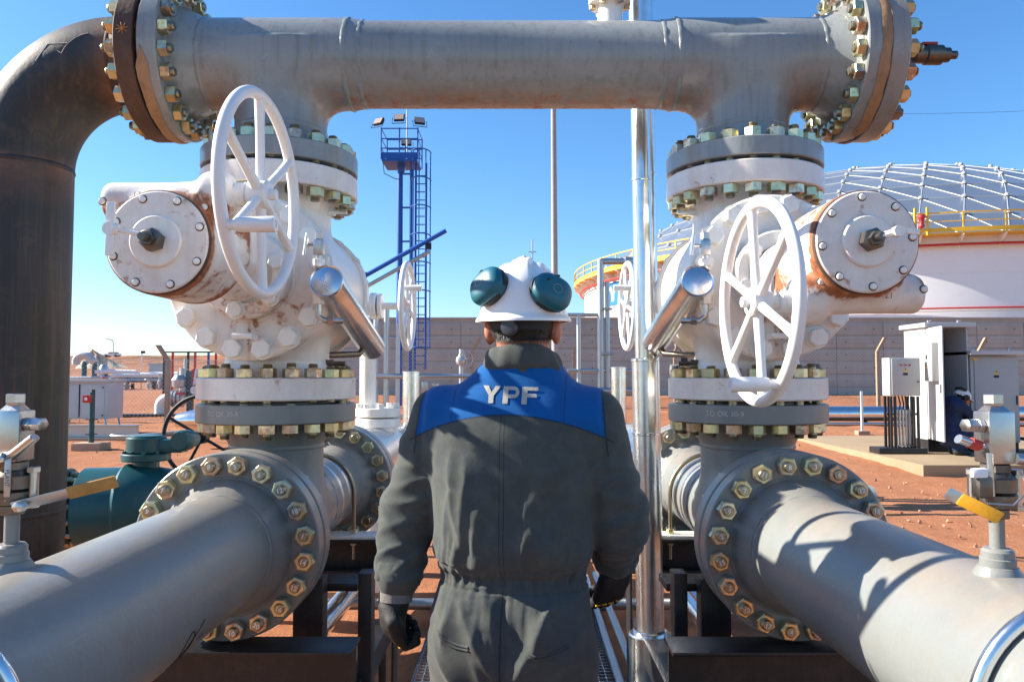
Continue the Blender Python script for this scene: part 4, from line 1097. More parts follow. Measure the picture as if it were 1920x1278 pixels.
# ------------------------------------------------------------------ storage tank with geodesic dome
def tank():
    C = Vector((29.9, 64.1, 0)); R = 23.7; zt = 9.15; zb = 0.9
    t = thing('storage_tank', 'huge white storage tank with triangulated dome and yellow railing', 'tank', (C.x, C.y, zb))
    M = T((C.x, C.y, 0)); pr = [(R, zb)]
    for k in range(1, 4):
        z = zb+(zt-zb)*k/4; pr += [(R, z-0.03), (R-0.02, z-0.02), (R-0.02, z+0.02), (R, z+0.03)]
    pr += [(R, zt), (R-0.3, zt)]
    MB().lathe(pr, 180, M, cap=False).build('shell', TANKW, t)
    def ring(r, z, w_, h_, mat, name): return MB().lathe([(r-w_, z-h_/2), (r, z-h_/2), (r, z+h_/2), (r-w_, z+h_/2), (r-w_, z-h_/2)], 180, M, cap=False).build(name, mat, t)
    ring(R+0.9, zt-0.02, 1.0, 0.06, YELLOW, 'walkway')
    ring(R+0.92, zt+0.16, 0.03, 0.22, YELLOW, 'kick_plate')
    ring(R+0.9, zt+1.08, 0.06, 0.07, YELLOW, 'top_rail'); ring(R+0.9, zt+0.62, 0.05, 0.05, YELLOW, 'mid_rail')
    pm = MB().box((0, 0, 0.55), (0.07, 0.07, 1.1)).mesh('rail_post'); pm.materials.append(YELLOW)
    bm_ = MB().prism([(0, 0), (0.9, 0.55), (0.9, 0.62), (0, 0.62)], -0.04, 0.04, Rx(PI/2)).mesh('bracket'); bm_.materials.append(TANKW)
    for k in range(76):
        a = 2*PI*k/76
        link('rail_post', pm, None, t, T((C.x, C.y, zt)) @ Rz(a) @ T((R+0.87, 0, 0)))
        if PI*0.75 < a < PI*1.95: link('bracket', bm_, None, t, T((C.x, C.y, zt-0.68)) @ Rz(a) @ T((R, 0, 0)))
    pts = [(C.x+(R+0.35)*math.cos(a), C.y+(R+0.35)*math.sin(a), zt-0.55) for a in [2*PI*i/180 for i in range(180)]]
    MB().tube(pts, 0.07, 8, closed=True).build('fire_main', RED, t)
    pts = [(C.x+(R+0.16)*math.cos(a), C.y+(R+0.16)*math.sin(a), zt-3.95) for a in [2*PI*i/180 for i in range(180)]]
    MB().tube(pts, 0.045, 8, closed=True).build('cooling_ring', RED, t)
    # red hose station and yellow gate on the rim
    a = PI*1.395
    for da in (-0.012, 0.012): MB().box((0, 0, 0), (0.10, 0.10, 1.5), T((C.x+(R+0.95)*math.cos(a+da), C.y+(R+0.95)*math.sin(a+da), zt+0.65))).build('gate_post', YELLOW, t)
    MB().lathe([(0.10, 0), (0.16, 0.1), (0.10, 0.3), (0.16, 0.5), (0.2, 0.55), (0.2, 0.7), (0, 0.72)], 12, T((C.x+(R+0.98)*math.cos(a), C.y+(R+0.98)*math.sin(a), zt+0.3))).build('foam_chamber', RED, t)
    # dome
    h = 8.9; rho = (R*R+h*h)/(2*h); th = math.asin(R/rho); N = 11
    def pt(i, j, up=0.0):
        if i == 0: return Vector((C.x, C.y, zt+h+up))
        f = th*i/N; a = 2*PI*j/(6*i)
        return Vector((C.x+(rho+up)*math.sin(f)*math.cos(a), C.y+(rho+up)*math.sin(f)*math.sin(a), zt+h-rho+(rho+up)*math.cos(f)))
    tris = []; edges = set()
    for i in range(1, N+1):
        for sct in range(6):
            for k in range(i):
                o0 = (i, (sct*i+k) % (6*i)); o1 = (i, (sct*i+k+1) % (6*i))
                q0 = (i-1, (sct*(i-1)+k) % max(1, 6*(i-1))) if i > 1 else (0, 0)
                tris.append((q0, o0, o1)); edges |= {frozenset((q0, o0)), frozenset((o0, o1)), frozenset((q0, o1))}
                if k < i-1:
                    q1 = (i-1, (sct*(i-1)+k+1) % (6*(i-1))); tris.append((q0, o1, q1)); edges |= {frozenset((q0, q1)), frozenset((q1, o1))}
    hub = MB().lathe([(0.28, -0.10), (0.28, 0.10), (0.2, 0.17), (0, 0.17)], 12)
    m = MB()
    for e in edges:
        a_, b_ = [pt(*q) for q in e]; m.cyl(a_, b_, 0.026, n=6)
    d = m.build('dome_frame', STRUT, t)
    d['label'] = 'triangulated pale metal dome frame'
    tris.sort(key=lambda tr: sum((pt(*k).xy.length for k in tr)))
    rest = MB()
    for ti, tr in enumerate(tris):
        q = [pt(*k) for k in tr]; c = sum(q, Vector())/3; nrm = (q[1]-q[0]).cross(q[2]-q[0]).normalized()
        if nrm.z < 0: nrm = -nrm; q.reverse()
        v = [tuple(c+(p-c)*0.975-c) for p in q]; vl = [tuple(Vector(p)-nrm*0.04) for p in v]
        if ti >= 300:
            rest.add([tuple(Vector(p)+c) for p in v+vl], [(0, 1, 2), (5, 4, 3), (0, 3, 4, 1), (1, 4, 5, 2), (2, 5, 3, 0)]); continue
        link('panel', MB().add(v+vl, [(0, 1, 2), (5, 4, 3), (0, 3, 4, 1), (1, 4, 5, 2), (2, 5, 3, 0)]).mesh('panel', 0), DOME, d, T(c))
    o = rest.build('roof_panels', DOME, d, smooth=0); o['kind'] = 'stuff'
    hm = MB()
    for i in range(N+1):
        for j in range(max(1, 6*i)):
            p = pt(i, j, 0.05); hm.lathe([(0.15, -0.05), (0.15, 0.07), (0.10, 0.12), (0, 0.13)], 10, T(p))
    o = hm.build('dome_hubs', STRUT, t); o['kind'] = 'stuff'
    # roof hatch
    p = pt(9, 36, 0.12); MB().box((0, 0, 0.1), (0.9, 0.7, 0.25), T(p) @ Rz(-0.6), bev=0.02).build('roof_hatch', STRUT, t)
    # blue sign wrapped on the shell
    a0, a1 = R_(196.2), R_(208.5)
    sg = MB().lathe([(R+0.03, 6.75), (R+0.05, 6.75), (R+0.05, 8.45), (R+0.03, 8.45)], 24, M, a0=a0, a1=a1).build('sign_panel', SIGNBLUE, t)
    lm = letters('YPF', 1.10, 0.16)
    for v in lm.v: pass
    out = []
    for x, y, z in lm.v:
        a = a0+(x+0.42)/R; out.append((C.x+(R+0.062)*math.cos(a), C.y+(R+0.062)*math.sin(a), 7.05+y))
    lm.v = out; lm.build('sign_lettering', PLAINW, sg)
    return t
def letters(word, h, gap=0.14, sub=4):
    """wide bold capitals as quads so that they can be laid on curved ground"""
    m = MB(); x0 = 0.0
    def quad(p):
        vs = []; fs = []
        for i in range(sub+1):
            for j in range(sub+1):
                u, v = i/sub, j/sub
                a = [p[0][k]+(p[1][k]-p[0][k])*u for k in (0, 1)]; b = [p[3][k]+(p[2][k]-p[3][k])*u for k in (0, 1)]
                vs.append(((x0+a[0]+(b[0]-a[0])*v)*h, (a[1]+(b[1]-a[1])*v)*h, 0.0))
        for i in range(sub):
            for j in range(sub): fs.append((i*(sub+1)+j, (i+1)*(sub+1)+j, (i+1)*(sub+1)+j+1, i*(sub+1)+j+1))
        m.add(vs, fs)
    for ch in word:
        if ch == 'Y':
            quad([(0.47, 0), (0.83, 0), (0.83, 0.44), (0.47, 0.44)]); quad([(0.47, 0.44), (0.83, 0.44), (0.65, 0.62), (0.65, 0.62)])
            quad([(0.47, 0.44), (0.65, 0.62), (0.40, 1.0), (0.0, 1.0)]); quad([(0.65, 0.62), (0.83, 0.44), (1.30, 1.0), (0.90, 1.0)]); w_ = 1.30
        elif ch == 'P':
            quad([(0, 0), (0.36, 0), (0.36, 1), (0, 1)]); quad([(0.36, 0.79), (0.76, 0.79), (0.76, 1), (0.36, 1)]); quad([(0.36, 0.33), (0.76, 0.33), (0.76, 0.54), (0.36, 0.54)])
            c = (0.76, 0.665); n = 8
            for k in range(n):
                a, b = PI/2-PI*k/n, PI/2-PI*(k+1)/n
                quad([(c[0]+0.125*math.cos(a)*1.1, c[1]+0.125*math.sin(a)), (c[0]+0.125*math.cos(b)*1.1, c[1]+0.125*math.sin(b)), (c[0]+0.335*math.cos(b)*1.1, c[1]+0.335*math.sin(b)), (c[0]+0.335*math.cos(a)*1.1, c[1]+0.335*math.sin(a))])
            w_ = 1.14
        else:
            quad([(0, 0), (0.36, 0), (0.36, 1), (0, 1)]); quad([(0.36, 0.79), (1.08, 0.79), (1.08, 1), (0.36, 1)]); quad([(0.36, 0.40), (1.0, 0.40), (1.0, 0.61), (0.36, 0.61)]); w_ = 1.08
        x0 += w_+gap/1.0*1.0
    m.w = (x0-gap)*h
    return m
tank()
# ------------------------------------------------------------------ blue floodlight tower
def tower():
    X, Y = -4.12, 28.0; z0 = gz(X, Y); zp = 9.35
    t = thing('floodlight_tower', 'slim blue floodlight tower with caged ladder and railed platform', 'tower', (X, Y, z0))
    MB().cyl((X, Y, z0-0.1), (X, Y, zp), 0.125, 0.10, 20).build('mast', BLUE, t)
    MB().cyl((X+0.42, Y-0.05, z0-0.1), (X+0.42, Y-0.05, zp-0.2), 0.06, n=10).build('riser_tube', BLUE, t)
    for k in range(7): MB().box((X+0.22, Y-0.03, z0+1.0+k*1.25), (0.44, 0.05, 0.06)).build('tie', BLUE, t)
    MB().lathe([(0.12, -0.30), (0.22, -0.10), (0.90, -0.06), (0.90, 0.02), (0, 0.02)], 4, T((X+0.06, Y, zp)) @ Rz(PI/4)).build('platform', BLUE, t)
    cx = X+0.06; hw = 0.66
    for dx, dy in ((-1, -1), (1, -1), (1, 1), (-1, 1), (0, -1), (0.05, 1)): MB().cyl((cx+dx*hw, Y+dy*hw, zp), (cx+dx*hw, Y+dy*hw, zp+1.15), 0.025, n=8).build('rail_post', BLUE, t)
    for z in (0.40, 0.75, 1.12):
        MB().tube([(cx-hw, Y-hw, zp+z), (cx+hw, Y-hw, zp+z), (cx+hw, Y+hw, zp+z), (cx-hw, Y+hw, zp+z)], 0.022, 8, closed=True).build('rail', BLUE, t)
    MB().box((cx, Y-hw, zp+0.14), (2*hw, 0.02, 0.22)).box((cx-hw, Y, zp+0.14), (0.02, 2*hw, 0.22)).build('kick_plate', BLUE, t)
    for dx, dy, dz, rz, tl in ((-0.78, -0.5, 1.42, -0.5, 0.55), (-0.02, -0.55, 1.55, -0.1, 0.5), (0.70, -0.5, 1.45, 0.35, 0.5), (0.1, 0.4, 0.95, 0.2, 0.4)):
        M = T((cx+dx, Y+dy, zp+dz)) @ Rz(rz) @ Rx(-tl)
        f = MB().box((0, 0, 0), (0.38, 0.10, 0.30), M, bev=0.02).build('floodlight', RUBBER, t)
        MB().box((0, -0.053, 0), (0.33, 0.008, 0.25), M).build('glass', GLASSD, f)
        MB().tube([M @ Vector((-0.25, 0, 0)), M @ Vector((-0.25, 0.02, -0.26)), M @ Vector((0.25, 0.02, -0.26)), M @ Vector((0.25, 0, 0))], 0.014, 6).build('bracket', RUBBER, f)
    MB().cyl((cx+0.18, Y, zp), (cx+0.18, Y, zp+2.9), 0.03, n=8).build('aerial', GALV, t)
    lx = X+0.62
    for dx in (-0.02, 0.36): MB().box((lx+dx, Y-0.15, (z0+1.3+zp)/2), (0.07, 0.05, zp-z0-1.3)).build('ladder_rail', BLUE, t)
    for k in range(int((zp-z0-1.6)/0.3)): MB().cyl((lx, Y-0.15, z0+1.5+k*0.3), (lx+0.36, Y-0.15, z0+1.5+k*0.3), 0.02, n=6).build('rung', BLUE, t)
    zs = [z0+2.1+k*1.02 for k in range(8)]
    for z in zs:
        MB().tube([(lx+0.17+0.36*math.cos(a), Y-0.15-0.62*math.sin(a), z) for a in [PI*i/14 for i in range(15)]], 0.025, 6).build('cage_hoop', BLUE, t)
    for a in (0.2, 0.9, PI/2, PI-0.9, PI-0.2): MB().cyl((lx+0.17+0.36*math.cos(a), Y-0.15-0.62*math.sin(a), zs[0]), (lx+0.17+0.36*math.cos(a), Y-0.15-0.62*math.sin(a), zs[-1]), 0.022, n=6).build('cage_bar', BLUE, t)
    MB().tube([(cx-0.6, Y-0.6, zp-0.1), (cx-0.55, Y-0.6, zp-0.5), (cx-0.2, Y-0.3, zp-0.62), (X, Y-0.13, zp-0.6)], 0.015, 6).build('cable', CABLE, t)
tower()
t = thing('lamp_pole', 'tall plain grey concrete pole rising behind the header', 'pole', (1.47, 26, gz(1.47, 26)))
MB().cyl((1.47, 26, 0.3), (1.42, 26, 12.3), 0.125, 0.085, 20).build('shaft', POSTC, t); t.children[0].data.materials.clear(); t.children[0].data.materials.append(CONCG)
MB().lathe([(0.10, 0), (0.12, 0.05), (0.08, 0.25), (0, 0.3)], 12, T((1.42, 26, 12.28))).build('cap', GALV, t)
t = thing('mast', 'thin far mast with crossbar above the white helmet', 'mast', (1.6, 60, 1))
MB().cyl((1.6, 60, 0.5), (1.6, 60, 12.3), 0.10, 0.06, 8).build('shaft', GALV, t); MB().box((1.6, 60, 11.3), (0.6, 0.08, 0.08)).build('crossbar', GALV, t)
t = thing('power_line', 'thin overhead cable crossing the sky right of the header', 'cable', (30, 60, 22))
MB().tube([(10+40*i/20, 60, 24.0-2.6*math.sin(PI*(0.25+0.5*i/20))+0.9) for i in range(21)], 0.012, 5).build('wire', CABLE, t)

# ------------------------------------------------------------------ pad, cabinets and the crouching worker's corner
PADZ = 0.29
o = MB().box((9.6, 13.7, PADZ-0.2), (7.5, 5.4, 0.4), bev=0.02).build('concrete_pad', CONCP); tag(o, 'tan concrete pad under the grey electrical cabinets', 'pad')
def warn(p, parent, w_=0.10):
    M = T(p) @ Rx(PI/2)
    s_ = MB().add([(-w_/2, 0, 0), (w_/2, 0, 0), (0, w_*0.87, 0)], [(0, 1, 2)], M).build('warning_sign', YELLOW, parent)
    MB().add([(-0.006, 0.02, 0.002), (0.012, 0.045, 0.002), (-0.002, 0.045, 0.002), (0.006, 0.07, 0.002), (-0.012, 0.035, 0.002), (0.002, 0.035, 0.002)], [(0, 1, 2), (3, 4, 5)], M).build('bolt_symbol', INK, s_)
    MB().box((0, -0.035, 0.0), (w_, 0.04, 0.003), M).build('notice', INK, parent)
def cabinets():
    # small control box on a black stand
    t = thing('control_box', 'small grey control box with three red buttons on a black stand', 'cabinet', (6.4, 12.55, PADZ))
    bx = MB().box((6.40, 12.65, 1.54), (0.50, 0.26, 0.62), bev=0.008).build('housing', CABINET, t)
    MB().box((6.41, 12.512, 1.54), (0.46, 0.016, 0.585), bev=0.004).build('door', CABINET, t)
    for dx in (-0.07, 0, 0.07): MB().cyl((6.40+dx, 12.505, 1.73), (6.40+dx, 12.485, 1.73), 0.014, n=12).build('button', RED, t)
    warn((6.40, 12.5020, 1.62), t, 0.075)
    MB().cyl((6.60, 12.503, 1.46), (6.60, 12.49, 1.46), 0.012, n=10).build('lock', RUBBER, t)
    for dx in (-0.22, -0.155, 0.15, 0.22):
        for dy in (0.02, 0.22): MB().box((6.40+dx, 12.54+dy, (1.22+PADZ)/2), (0.035, 0.035, 1.22-PADZ)).build('leg', BLACK, t)
    MB().box((6.40, 12.66, 0.93), (0.50, 0.04, 0.03)).build('stretcher', BLACK, t)
    MB().box((6.33, 12.66, PADZ+0.05), (0.78, 0.36, 0.10), bev=0.004).build('base', BLACK, t)
    for k in range(5):
        x = 6.28+0.055*k
        MB().tube([(x, 12.62, 1.225), (x+0.02*math.sin(k), 12.6, 1.1), (x+0.01, 12.62, 0.95)], 0.012, 8).build('cable', CABLE, t)
        MB().cyl((x+0.01, 12.62, 0.42), (x+0.01, 12.62, 0.95), 0.019, n=12).cyl((x+0.01, 12.62, 0.93), (x+0.01, 12.62, 1.0), 0.026, n=12).build('conduit', GALV, t)
        MB().tube([(x+0.01, 12.62, 0.44), (x+0.02, 12.56, 0.40), (x+0.06, 12.5, 0.41)], 0.012, 8).build('cable', CABLE, t)
    # tall cabinet with the door open
    t = thing('tall_cabinet', 'tall pale cabinet with open door beside the crouching worker', 'cabinet', (7.24, 13.15, PADZ))
    x0, x1, y0, y1, zb, zt = 6.90, 7.60, 12.80, 13.50, 0.50, 2.36
    MB().box((x0+0.01, 13.15, (zb+zt)/2), (0.02, 0.70, zt-zb)).build('side_panel', CABW, t); MB().box((x1-0.01, 13.15, (zb+zt)/2), (0.02, 0.70, zt-zb)).build('side_panel', CABW, t)
    MB().box(((x0+x1)/2, y1-0.01, (zb+zt)/2), (x1-x0-0.041, 0.02, zt-zb)).build('back_panel', CABINET, t)
    MB().box(((x0+x1)/2, 13.15, zb+0.012), (x1-x0-0.041, 0.66, 0.02)).build('floor_panel', CABINET, t)
    MB().box(((x0+x1)/2+0.02, 13.13, zt+0.04), (x1-x0+0.16, 0.86, 0.075), bev=0.01).build('roof', CABW, t)
    MB().box(((x0+x1)/2, 13.15, 0.395), (x1-x0-0.04, 0.64, 0.205)).build('plinth', BLACK, t)
    for dx in (0.1, 0.6): MB().tube([(x0+dx, 12.9, zt+0.07), (x0+dx, 12.9, zt+0.12), (x0+dx+0.05, 12.9, zt+0.13)], 0.014, 8).build('lifting_eye', STEEL, t)
    MB().box((x0+0.45, y1-0.04, 1.45), (0.42, 0.04, 1.5)).build('mounting_plate', DARKIN, t)
    for (dx, z, w_, h_) in ((0.30, 2.0, 0.14, 0.12), (0.52, 2.05, 0.12, 0.14), (0.40, 1.72, 0.26, 0.09), (0.34, 1.45, 0.16, 0.13), (0.55, 1.42, 0.10, 0.2), (0.42, 1.1, 0.24, 0.10)):
        MB().box((x0+dx, y1-0.11, z), (w_, 0.10, h_), bev=0.006).build('relay', RUBBER if dx > 0.45 else CABINET, t)
    for k in range(5): MB().tube([(x0+0.15+0.1*k, y1-0.08, 1.95-0.05*k), (x0+0.1+0.1*k, y1-0.13, 1.6), (x0+0.2+0.07*k, y1-0.12, 1.2), (x0+0.18+0.09*k, y1-0.1, 0.7)], 0.009, 6).build('cable', CABLE, t)
    D = T((x0+0.002, y0-0.012, 0)) @ Rz(-R_(100))
    dl = 0.68
    dr = MB().box((dl/2, 0.014, (zb+zt)/2), (dl, 0.024, zt-zb-0.03), D, bev=0.004).build('door', CABW, t)
    MB().box((0.36, -0.05, 1.78), (0.34, 0.10, 0.62), D, bev=0.008).build('meter_box', CABINET, dr)
    MB().box((0.30, -0.102, 1.86), (0.06, 0.006, 0.07), D).build('display', INK, dr)
    MB().cyl(D @ Vector((0.30, -0.10, 1.70)), D @ Vector((0.30, -0.112, 1.70)), 0.018, n=12).build('dial', YELLOW, dr)
    MB().box((0.64, -0.012, 1.35), (0.02, 0.03, 0.14), D, bev=0.004).build('handle', STEEL, dr)
    # wide cabinet
    t = thing('wide_cabinet', 'wide grey cabinet with sloped cap and yellow warning sign', 'cabinet', (8.05, 13.1, PADZ))
    MB().box((8.04, 13.15, 1.17), (0.80, 0.68, 1.44), bev=0.008).build('housing', CABINET, t)
    MB().box((8.06, 12.803, 1.17), (0.72, 0.018, 1.38), bev=0.004).build('door', CABINET, t)
    MB().box((8.04, 13.10, 1.935), (0.92, 0.84, 0.07), bev=0.01).build('roof', CABW, t)
    MB().box((8.04, 13.15, 0.37), (0.78, 0.62, 0.155)).build('plinth', BLACK, t)
    warn((8.06, 12.7925, 1.58), t, 0.085)
    MB().box((7.71, 12.7925, 1.83), (0.08, 0.004, 0.03)).build('yellow_tag', YELLOW, t)
    MB().box((8.39, 12.790, 1.15), (0.02, 0.02, 0.15), bev=0.004).build('handle', RUBBER, t)
    for z in (0.82, 0.62): MB().tube([(8.22, 12.795, z), (8.22, 12.755, z), (8.34, 12.755, z), (8.34, 12.795, z)], 0.008, 6).build('grip', GALV, t)
    for dx in (0.3, -0.3): MB().tube([(8.04+dx, 12.9, 1.97), (8.04+dx, 12.9, 2.02), (8.09+dx, 12.9, 2.03)], 0.014, 8).build('lifting_eye', STEEL, t)
cabinets()
# cable tray on low legs right of the cabinets
t = thing('cable_tray', 'low black cable tray at the right edge of the pad', 'tray', (8.9, 13.0, PADZ))
MB().box((9.3, 12.9, 0.50), (1.5, 0.3, 0.05)).build('tray', BLACK, t)
for x in (8.7, 9.8): MB().box((x, 12.9, 0.38), (0.05, 0.25, 0.19)).build('leg', BLACK, t)
# white marker stake
x, y = 6.9*0+ (1614-960)/1440*17.0, 17.0
t = thing('marker_stake', 'white marker stake on a small block left of the cabinets', 'stake', (x, y, gz(x, y)))
MB().box((x, y, gz(x, y)+0.48), (0.05, 0.03, 0.95), bev=0.004).build('stake', PLAINW, t)
MB().box((x, y, gz(x, y)+0.04), (0.26, 0.2, 0.10), bev=0.01).build('block', POSTC, t)
# clad pipeline behind the cabinets
def pipeline(name, label, x0, x1, y, zc, r, mat, n=32, ring=1.1, legs=()):
    t = thing(name, label, 'pipe', ((x0+x1)/2, y, zc-r))
    MB().cyl((x0, y, zc), (x1, y, zc), r, n=n).build('cladding', mat, t)
    x = x0+0.3
    while x < x1:
        MB().lathe([(r, -0.015), (r+0.005, -0.01), (r+0.005, 0.01), (r, 0.015)], n, frame((x, y, zc), (1, 0, 0)), cap=False).build('seam_band', mat, t); x += ring
    for lx in legs: MB().box((lx, y, (zc-r+gz(lx, y)-0.1)/2), (0.14, 0.14, zc-r-gz(lx, y)+0.1)).build('leg', BLACK, t)
    return t
pipeline('clad_pipeline', 'shiny insulated pipeline low behind the grey cabinets', 5.2, 16.5, 19.5, 0.60, 0.19, CHROME, legs=(6.5, 8.9, 12.5, 15.5))
pipeline('thin_pipeline', 'thin grey pipe just under the shiny insulated pipeline', 5.0, 16.5, 19.2, 0.36, 0.045, GALV, 12, 50, legs=(7.0, 11.0, 15.0))
# ------------------------------------------------------------------ middle ground behind the manifold
def handwheel(t, c, ax, R=0.27, r=0.0178, spokes=6, mat=None, xr=(0, 0, 1), nm='handwheel', n=56):
    W_ = frame(c, ax, xr); mat = mat or WHEELW
    rim = MB().tube([W_ @ Vector((R*math.cos(2*PI*i/n), R*math.sin(2*PI*i/n), 0)) for i in range(n)], r, 12, closed=True).build(nm, mat, t)
    MB().lathe([(0, -0.03), (R*0.15, -0.03), (R*0.15, 0.02), (0, 0.025)], 16, W_).build('hub', mat, rim)
    for k in range(spokes):
        MB().cyl(W_ @ Vector((0, 0, 0)), W_ @ Vector((R*math.cos(2*PI*k/spokes+0.3), R*math.sin(2*PI*k/spokes+0.3), 0)), r*0.7, n=8).build('spoke', mat, rim)
    return rim, W_
def rear_valve(s, label):
    X, Y, z = s*1.36, 4.88, 1.995
    t = thing('white_valve', label, 'valve', (X, Y, 0.2))
    MB().cyl((X, Y, 0.1), (X, Y, 2.35), 0.11, n=32).build('riser', WHITE, t)
    for zz in (1.30, 1.41, 2.26): MB().lathe(disc_lathe(0, 0.06, 0.20, 0, 0.005), 40, T((X, Y, zz))).build('flange', WHITE, t)
    m = MB().lathe([(0, -0.2), (0.17, -0.19), (0.22, -0.1), (0.24, 0), (0.22, 0.1), (0.17, 0.19), (0, 0.2)], 40, T((X, Y, 1.85))).build('body', WHITE, t)
    MB().cyl((X-s*0.1, Y, z), (s*0.90, Y, z), 0.060, n=24).build('gear_housing', WHITE, t)
    MB().lathe(disc_lathe(0, 0.04, 0.085, 0, 0.004), 24, frame((s*0.90, Y, z), (-s, 0, 0))).lathe(disc_lathe(0.05, 0.075, 0.08, 0, 0.004), 24, frame((s*0.90, Y, z), (-s, 0, 0))).build('gear_flange', WHITE, t)
    xw = 0.665 if s < 0 else 0.735
    MB().cyl((s*0.86, Y, z), (s*(xw-0.005), Y, z), 0.022, n=16).build('shaft', WHITE, t)
    rim, W_ = handwheel(t, (s*xw, Y, z), (-s, -0.02, 0))
    MB().cyl((s*xw, Y-0.14, z+0.10), (s*(xw-0.105), Y-0.14, z+0.10), 0.017, 0.020, 14).build('crank_handle', WHEELW, rim)
    set_attr(m.data, lambda c: c[:, 0]*0+0.3)
    return t
rear_valve(-1, 'rear white valve with small handwheel before the blue tower')
rear_valve(1, 'rear white valve with handwheel partly behind the chrome standpipe')
# white stubs and polished cans between the rows
t = thing('flanged_stub', 'white flanged stub behind the left rear flange', 'pipe', (-0.93, 5.35, 0.2))
MB().cyl((-0.93, 5.35, 0.1), (-0.93, 5.35, 1.22), 0.13, n=32).build('barrel', WHITE, t)
for zz in (1.20, 1.27): MB().lathe(disc_lathe(0, 0.06, 0.155, 0, 0.005), 40, T((-0.93, 5.35, zz))).build('flange', WHITE, t)
MB().cyl((-1.0, 5.35, 1.33), (-1.0, 5.35, 1.78), 0.052, n=24).build('neck', WHITE, t)
for k in range(8): MB().hexa(0.036, 0.03, T((-0.93+0.128*math.cos(k*PI/4+0.3), 5.35+0.128*math.sin(k*PI/4+0.3), 1.331))).build('bolt_head', WHITE, t)
def polished_can(x, y, z0, z1, r, label):
    t = thing('clad_tube', label, 'tube', (x, y, z0))
    MB().lathe([(r, 0), (r, z1-z0-0.01), (r+0.003, z1-z0-0.008), (r+0.003, z1-z0), (0, z1-z0+0.004)], 40, T((x, y, z0)), cap=False).build('shell', CHROME, t)
    for f in (0.35, 0.7): MB().lathe([(r, -0.006), (r+0.003, -0.003), (r+0.003, 0.003), (r, 0.006)], 40, T((x, y, z0+(z1-z0)*f)), cap=False).build('seam_band', CHROME, t)
polished_can(-0.785, 6.0, 0.1, 1.585, 0.068, 'upright polished tube left of the worker below the blue tower')
polished_can(0.845, 6.1, 0.1, 1.62, 0.060, 'upright polished tube right of the worker beside galvanised frame')
def tube_frame(name, label, bars, base):
    t = thing(name, label, 'frame', base)
    for (a, b, r) in bars: MB().cyl(a, b, r, n=12).build('tube', GALV, t)
    return t
tube_frame('tube_frame', 'galvanised tube frame right of the worker, ladder-like with side rail',
    [((0.80, 6.9, 0.0), (0.80, 6.9, 2.60), 0.030), ((0.86, 6.9, 0.0), (0.86, 6.9, 2.40), 0.022), ((0.80, 6.9, 2.585), (1.02, 6.9, 2.585), 0.030), ((1.02, 6.88, 2.585), (1.30, 6.88, 2.585), 0.040),
     ((0.46, 6.9, 2.10), (0.80, 6.9, 2.10), 0.018), ((0.60, 6.9, 0.0), (0.60, 6.9, 2.10), 0.020), ((0.50, 6.9, 1.60), (1.20, 6.9, 1.60), 0.020), ((0.62, 6.87, 1.42), (1.2, 6.87, 1.42), 0.026),
     ((0.80, 6.85, 1.75), (0.90, 6.85, 1.75), 0.012), ((0.80, 6.85, 2.15), (0.90, 6.85, 2.15), 0.012), ((0.80, 6.85, 1.25), (0.90, 6.85, 1.25), 0.012)], (0.8, 6.9, 0))
tube_frame('tube_frame', 'galvanised tube frame left of the worker behind the polished tube',
    [((-1.17, 6.6, 0.0), (-1.17, 6.6, 2.05), 0.022), ((-1.08, 6.6, 0.0), (-1.08, 6.6, 2.15), 0.024), ((-0.98, 6.6, 0.0), (-0.98, 6.6, 2.0), 0.018), ((-1.2, 6.57, 1.55), (-0.35, 6.57, 1.55), 0.020), ((-1.2, 6.57, 1.20), (-0.3, 6.57, 1.20), 0.022), ((-1.22, 6.6, 1.88), (-0.95, 6.6, 1.88), 0.012)], (-1.1, 6.6, 0))
# small fittings low in the gap left of the worker
t = thing('fitting_cluster', 'cluster of small stainless fittings beside the upright polished tube', 'fitting', (-0.72, 6.2, 1.3))
MB().box((-0.70, 6.2, 1.46), (0.05, 0.05, 0.09), bev=0.006).build('block', STEEL, t); MB().hexa(0.05, 0.05, T((-0.62, 6.2, 1.44))).build('hex_fitting', STEEL, t)
MB().tube([(-0.70, 6.2, 1.42), (-0.62, 6.2, 1.40), (-0.5, 6.2, 1.40), (-0.42, 6.22, 1.36)], 0.014, 8).build('tubing', STEEL, t); MB().cyl((-0.70, 6.2, 0.1), (-0.70, 6.2, 1.42), 0.012, n=8).build('stem', STEEL, t)
# slanting blue tube with a silver conduit under it
t = thing('boom', 'slanting blue tube with silver conduit below it, left of the tower ladder', 'boom', (-1.36, 7.0, 0))
a, b = Vector((-1.36, 7.0, 2.46)), Vector((-0.605, 7.0, 2.885))
MB().cyl(a, b, 0.021, n=16).build('blue_tube', BLUE, t)
o = Vector((0.03, 0, -0.09)); MB().cyl(a+o, a+o+(b-a)*0.76, 0.018, n=14).build('conduit', GALV, t)
MB().box((-0.765, 7.0, 2.74), (0.05, 0.03, 0.06), bev=0.004).build('clip', RUBBER, t)
MB().cyl((-1.36, 7.0, 0), (-1.36, 7.0, 2.5), 0.03, n=12).build('post', GALV, t)
# far gate valve in front of the wall
t = thing('gate_valve', 'small grey gate valve far behind the left shoulder before the wall', 'valve', (-1.32, 20.0, 0.3))
MB().cyl((-1.32, 20, 0.3), (-1.32, 20, 2.25), 0.06, n=14).build('stem', GALV, t); MB().lathe([(0, -0.12), (0.12, -0.1), (0.15, 0), (0.12, 0.1), (0, 0.12)], 18, T((-1.32, 20, 1.95))).build('body', GALV, t)
handwheel(t, (-1.20, 19.9, 2.0), (0.5, -1, 0), 0.20, 0.015, 4, GALV, n=24)

